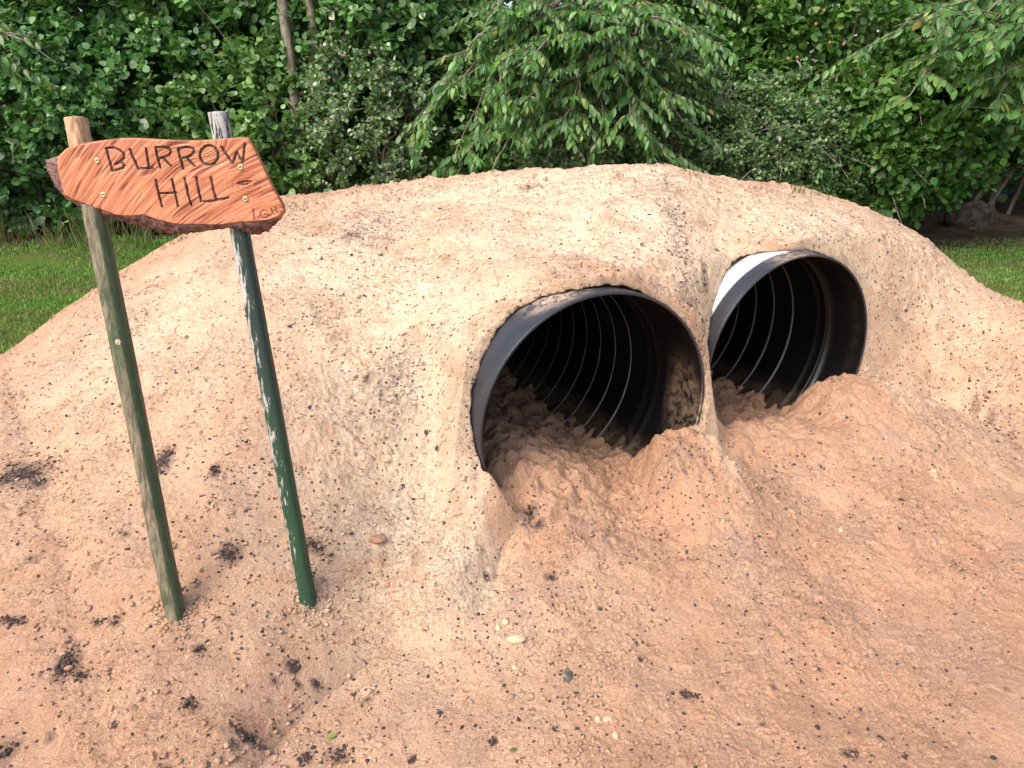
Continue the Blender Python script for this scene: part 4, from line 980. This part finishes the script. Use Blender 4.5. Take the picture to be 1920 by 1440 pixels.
SP = [(40,892,44,14,260),(305,866,14,18,90),(405,884,9,8,30),(432,1040,16,12,90),(126,1246,14,20,110),(152,1271,12,6,40),(24,1168,22,5,60),(1830,766,16,8,24),(1855,785,18,8,24),(1880,806,18,8,24),(8,1412,14,18,70),(360,1326,12,8,40),(462,1384,20,9,60),
      (574,1424,11,11,60),(632,1418,20,16,60),(550,1256,10,8,36),(592,1284,6,4,14),(590,1025,18,8,50),(1290,1308,14,7,34),(1593,1414,12,9,30),(925,1390,5,5,14),(772,1424,6,7,20),(995,960,14,8,50),(700,430,60,30,140),(740,330,40,6,40),
      (480,880,60,40,60),(1275,450,20,40,100),(1290,560,16,40,90),(890,860,8,30,40),(1032,1086,10,6,30),(216,1170,9,8,24),(184,1172,7,6,18),(372,1218,8,8,20),(1240,900,80,14,60)]
ex_ = []; er_ = []
for x, y, sx, sy, nn_ in SP:
    nn_ = int(nn_*.55)+3
    c = hit(x, y); m_ = math.dist(c, CC)/FPX; fs = max(.3, abs((c[2]-CZ)/math.dist(c, CC))+.25)
    ex_.append(np.stack([c[0]+rng.normal(size=nn_)*sx*m_*.7, c[1]+rng.normal(size=nn_)*sy*m_*.7/fs], 1)); er_.append(.0016+.0048*rng.random(nn_)**2)
Q1 = np.concatenate([Q1]+ex_); r1 = np.concatenate([r1]+er_)
crumbs("soil_crumbs", drop(Q1, r1), r1, ms, 'dark crumbs of topsoil dotted over the sand', 'soil crumbs')
# larger stones, each its own
mst = NT("pale_stone"); mst = mst.set(mst.mix(mst.noise(30, 4), (.56, .38, .24), (.74, .55, .38)), .8, mst.bump(mst.noise(90, 4), .5, .003), .25)
mgr = NT("grey_stone"); mgr = mgr.set(mgr.mix(mgr.ramp(mgr.noise(50, 5, .7), .42, .6), (.09, .085, .07), (.30, .27, .22)), .8, mgr.bump(mgr.noise(90, 4), .6, .003), .25)
mbr = NT("brown_stone"); mbr = mbr.set(mbr.mix(mbr.ramp(mbr.noise(12, 5, .7), .42, .6), (.055, .042, .032), (.13, .10, .075)), .9, mbr.bump(mbr.noise(20, 5), .6, .02), .2)
def stone(px, py, wpx, sq, mat, label, seg=16):
    c = hit(px, py); m_ = math.dist(c, CC)/FPX; r = wpx*m_/2
    o = ball("stone", (c[0], c[1], c[2]+r*sq[2]*.35), r, mat, None, sq, seg, 10, .28); return tag(o, label, 'stone')
stone(968, 1201, 34, (1, .55, .45), mst, 'smooth oval cream stone lying on the sand below the nearer pipe')
stone(1065, 1270, 24, (.75, 1.2, .6), mgr, 'mottled dark grey stone on the sand in front of the nearer pipe')
stone(1121, 1350, 14, (.8, 1, .7), mst, 'left one of a pair of small pale stones near the bottom edge')
stone(1140, 1352, 18, (1, .9, .6), mst, 'right one of a pair of small pale stones near the bottom edge')
stone(1154, 1380, 13, (.8, 1.4, .6), mst, 'small pale stone just below the pair of pale stones')
stone(934, 1178, 14, (.8, 1.2, .7), mst, 'upright pale chip of stone left of the oval cream stone')
stone(948, 1168, 14, (1, .9, .8), mst, 'pale pebble just above the oval cream stone')
stone(706, 1012, 38, (1, .8, .3), SAND, 'flat round clod of cream sand on the bank left of the nearer pipe')
stone(965, 1253, 13, (1, 1, .6), mst, 'small pale stone below the oval cream stone')
stone(1090, 1222, 20, (1, .7, .5), SAND, 'peach coloured clod right of the oval cream stone')
stone(1750, 885, 10, (1, 1, .7), mst, 'small whitish pebble on the slope right of the farther pipe')
stone(1576, 995, 9, (1, 1, .7), mst, 'tiny pale pebble on the open sand right of centre')
p = atZ(1822, 400, .05); o = ball("boulder", (atY(1822, 398, 9.3)[0], 9.3, .12), .26, mbr, None, (1.15, .8, .75), 24, 14, .25); tag(o, 'dark brown boulder half hidden in the shade under the hedge', 'boulder')
# green leaf scraps, a fallen orange leaf and a straw
def flat_leaf(px, py, ln, az_, col, label, T=T_OVAL, w=1., p=None):
    c = hit(px, py) if p is None else np.array(p); d = np.array([[math.cos(az_), math.sin(az_), .12]]); e = 1e-2
    zx = (surf(np.array([c[0]+e]), np.array([c[1]]))-surf(np.array([c[0]-e]), np.array([c[1]])))[0]/(2*e) if p is None else 0
    o = leaf_mesh("fallen_leaf", (c+np.array([0, 0, .006]))[None], d, np.array([[-zx*.5, -.2, 1.]]), [ln], np.array([col]), T, None, w); return tag(o, label, 'leaf')
flat_leaf(612, 1388, .028, .5, (.30, .42, .08), 'small yellow-green leaf lying on the sand near the bottom edge')
flat_leaf(1795, 1073, .035, .1, (.12, .20, .05), 'thin green leaf blade on the sand at the right', w=.4)
flat_leaf(346, 636, .03, .9, (.22, .30, .07), 'green leaf scrap on the sand between the two sign stakes', w=.8)
flat_leaf(955, 1411, .022, .3, (.18, .24, .08), 'tiny green leaf at the bottom edge of the sand', w=.6)
flat_leaf(0, 0, .11, .3, (.55, .20, .06), 'fallen orange leaf at the edge of the lawn on the right', T_ROUND, .8, atZ(1818, 431, .04))
# sparse grass sprouting on the crest
PP, HH = [], []
for px, py, n, h in ((1290, 326, 22, .04), (1500, 362, 20, .045), (1530, 368, 14, .04), (330, 456, 16, .04), (1420, 356, 12, .03), (225, 520, 10, .03)):
    c = hit(px, py); Pn = np.stack([c[0]+rng.normal(size=n)*.035, c[1]+rng.normal(size=n)*.03, np.zeros(n)], 1); Pn[:, 2] = surf(Pn[:, 0], Pn[:, 1])-.003
    PP.append(Pn); HH.append(h*rng.uniform(.5, 1.2, n))
blades("crest_grass", np.concatenate(PP), np.concatenate(HH), [(.16,.22,.05),(.30,.28,.12)], [2, 1], 'sparse thin grass sprouting along the crest of the mound', 1.0, .0022)
print("verts", sum(len(o.data.vertices) for o in bpy.data.objects if o.type == 'MESH'))
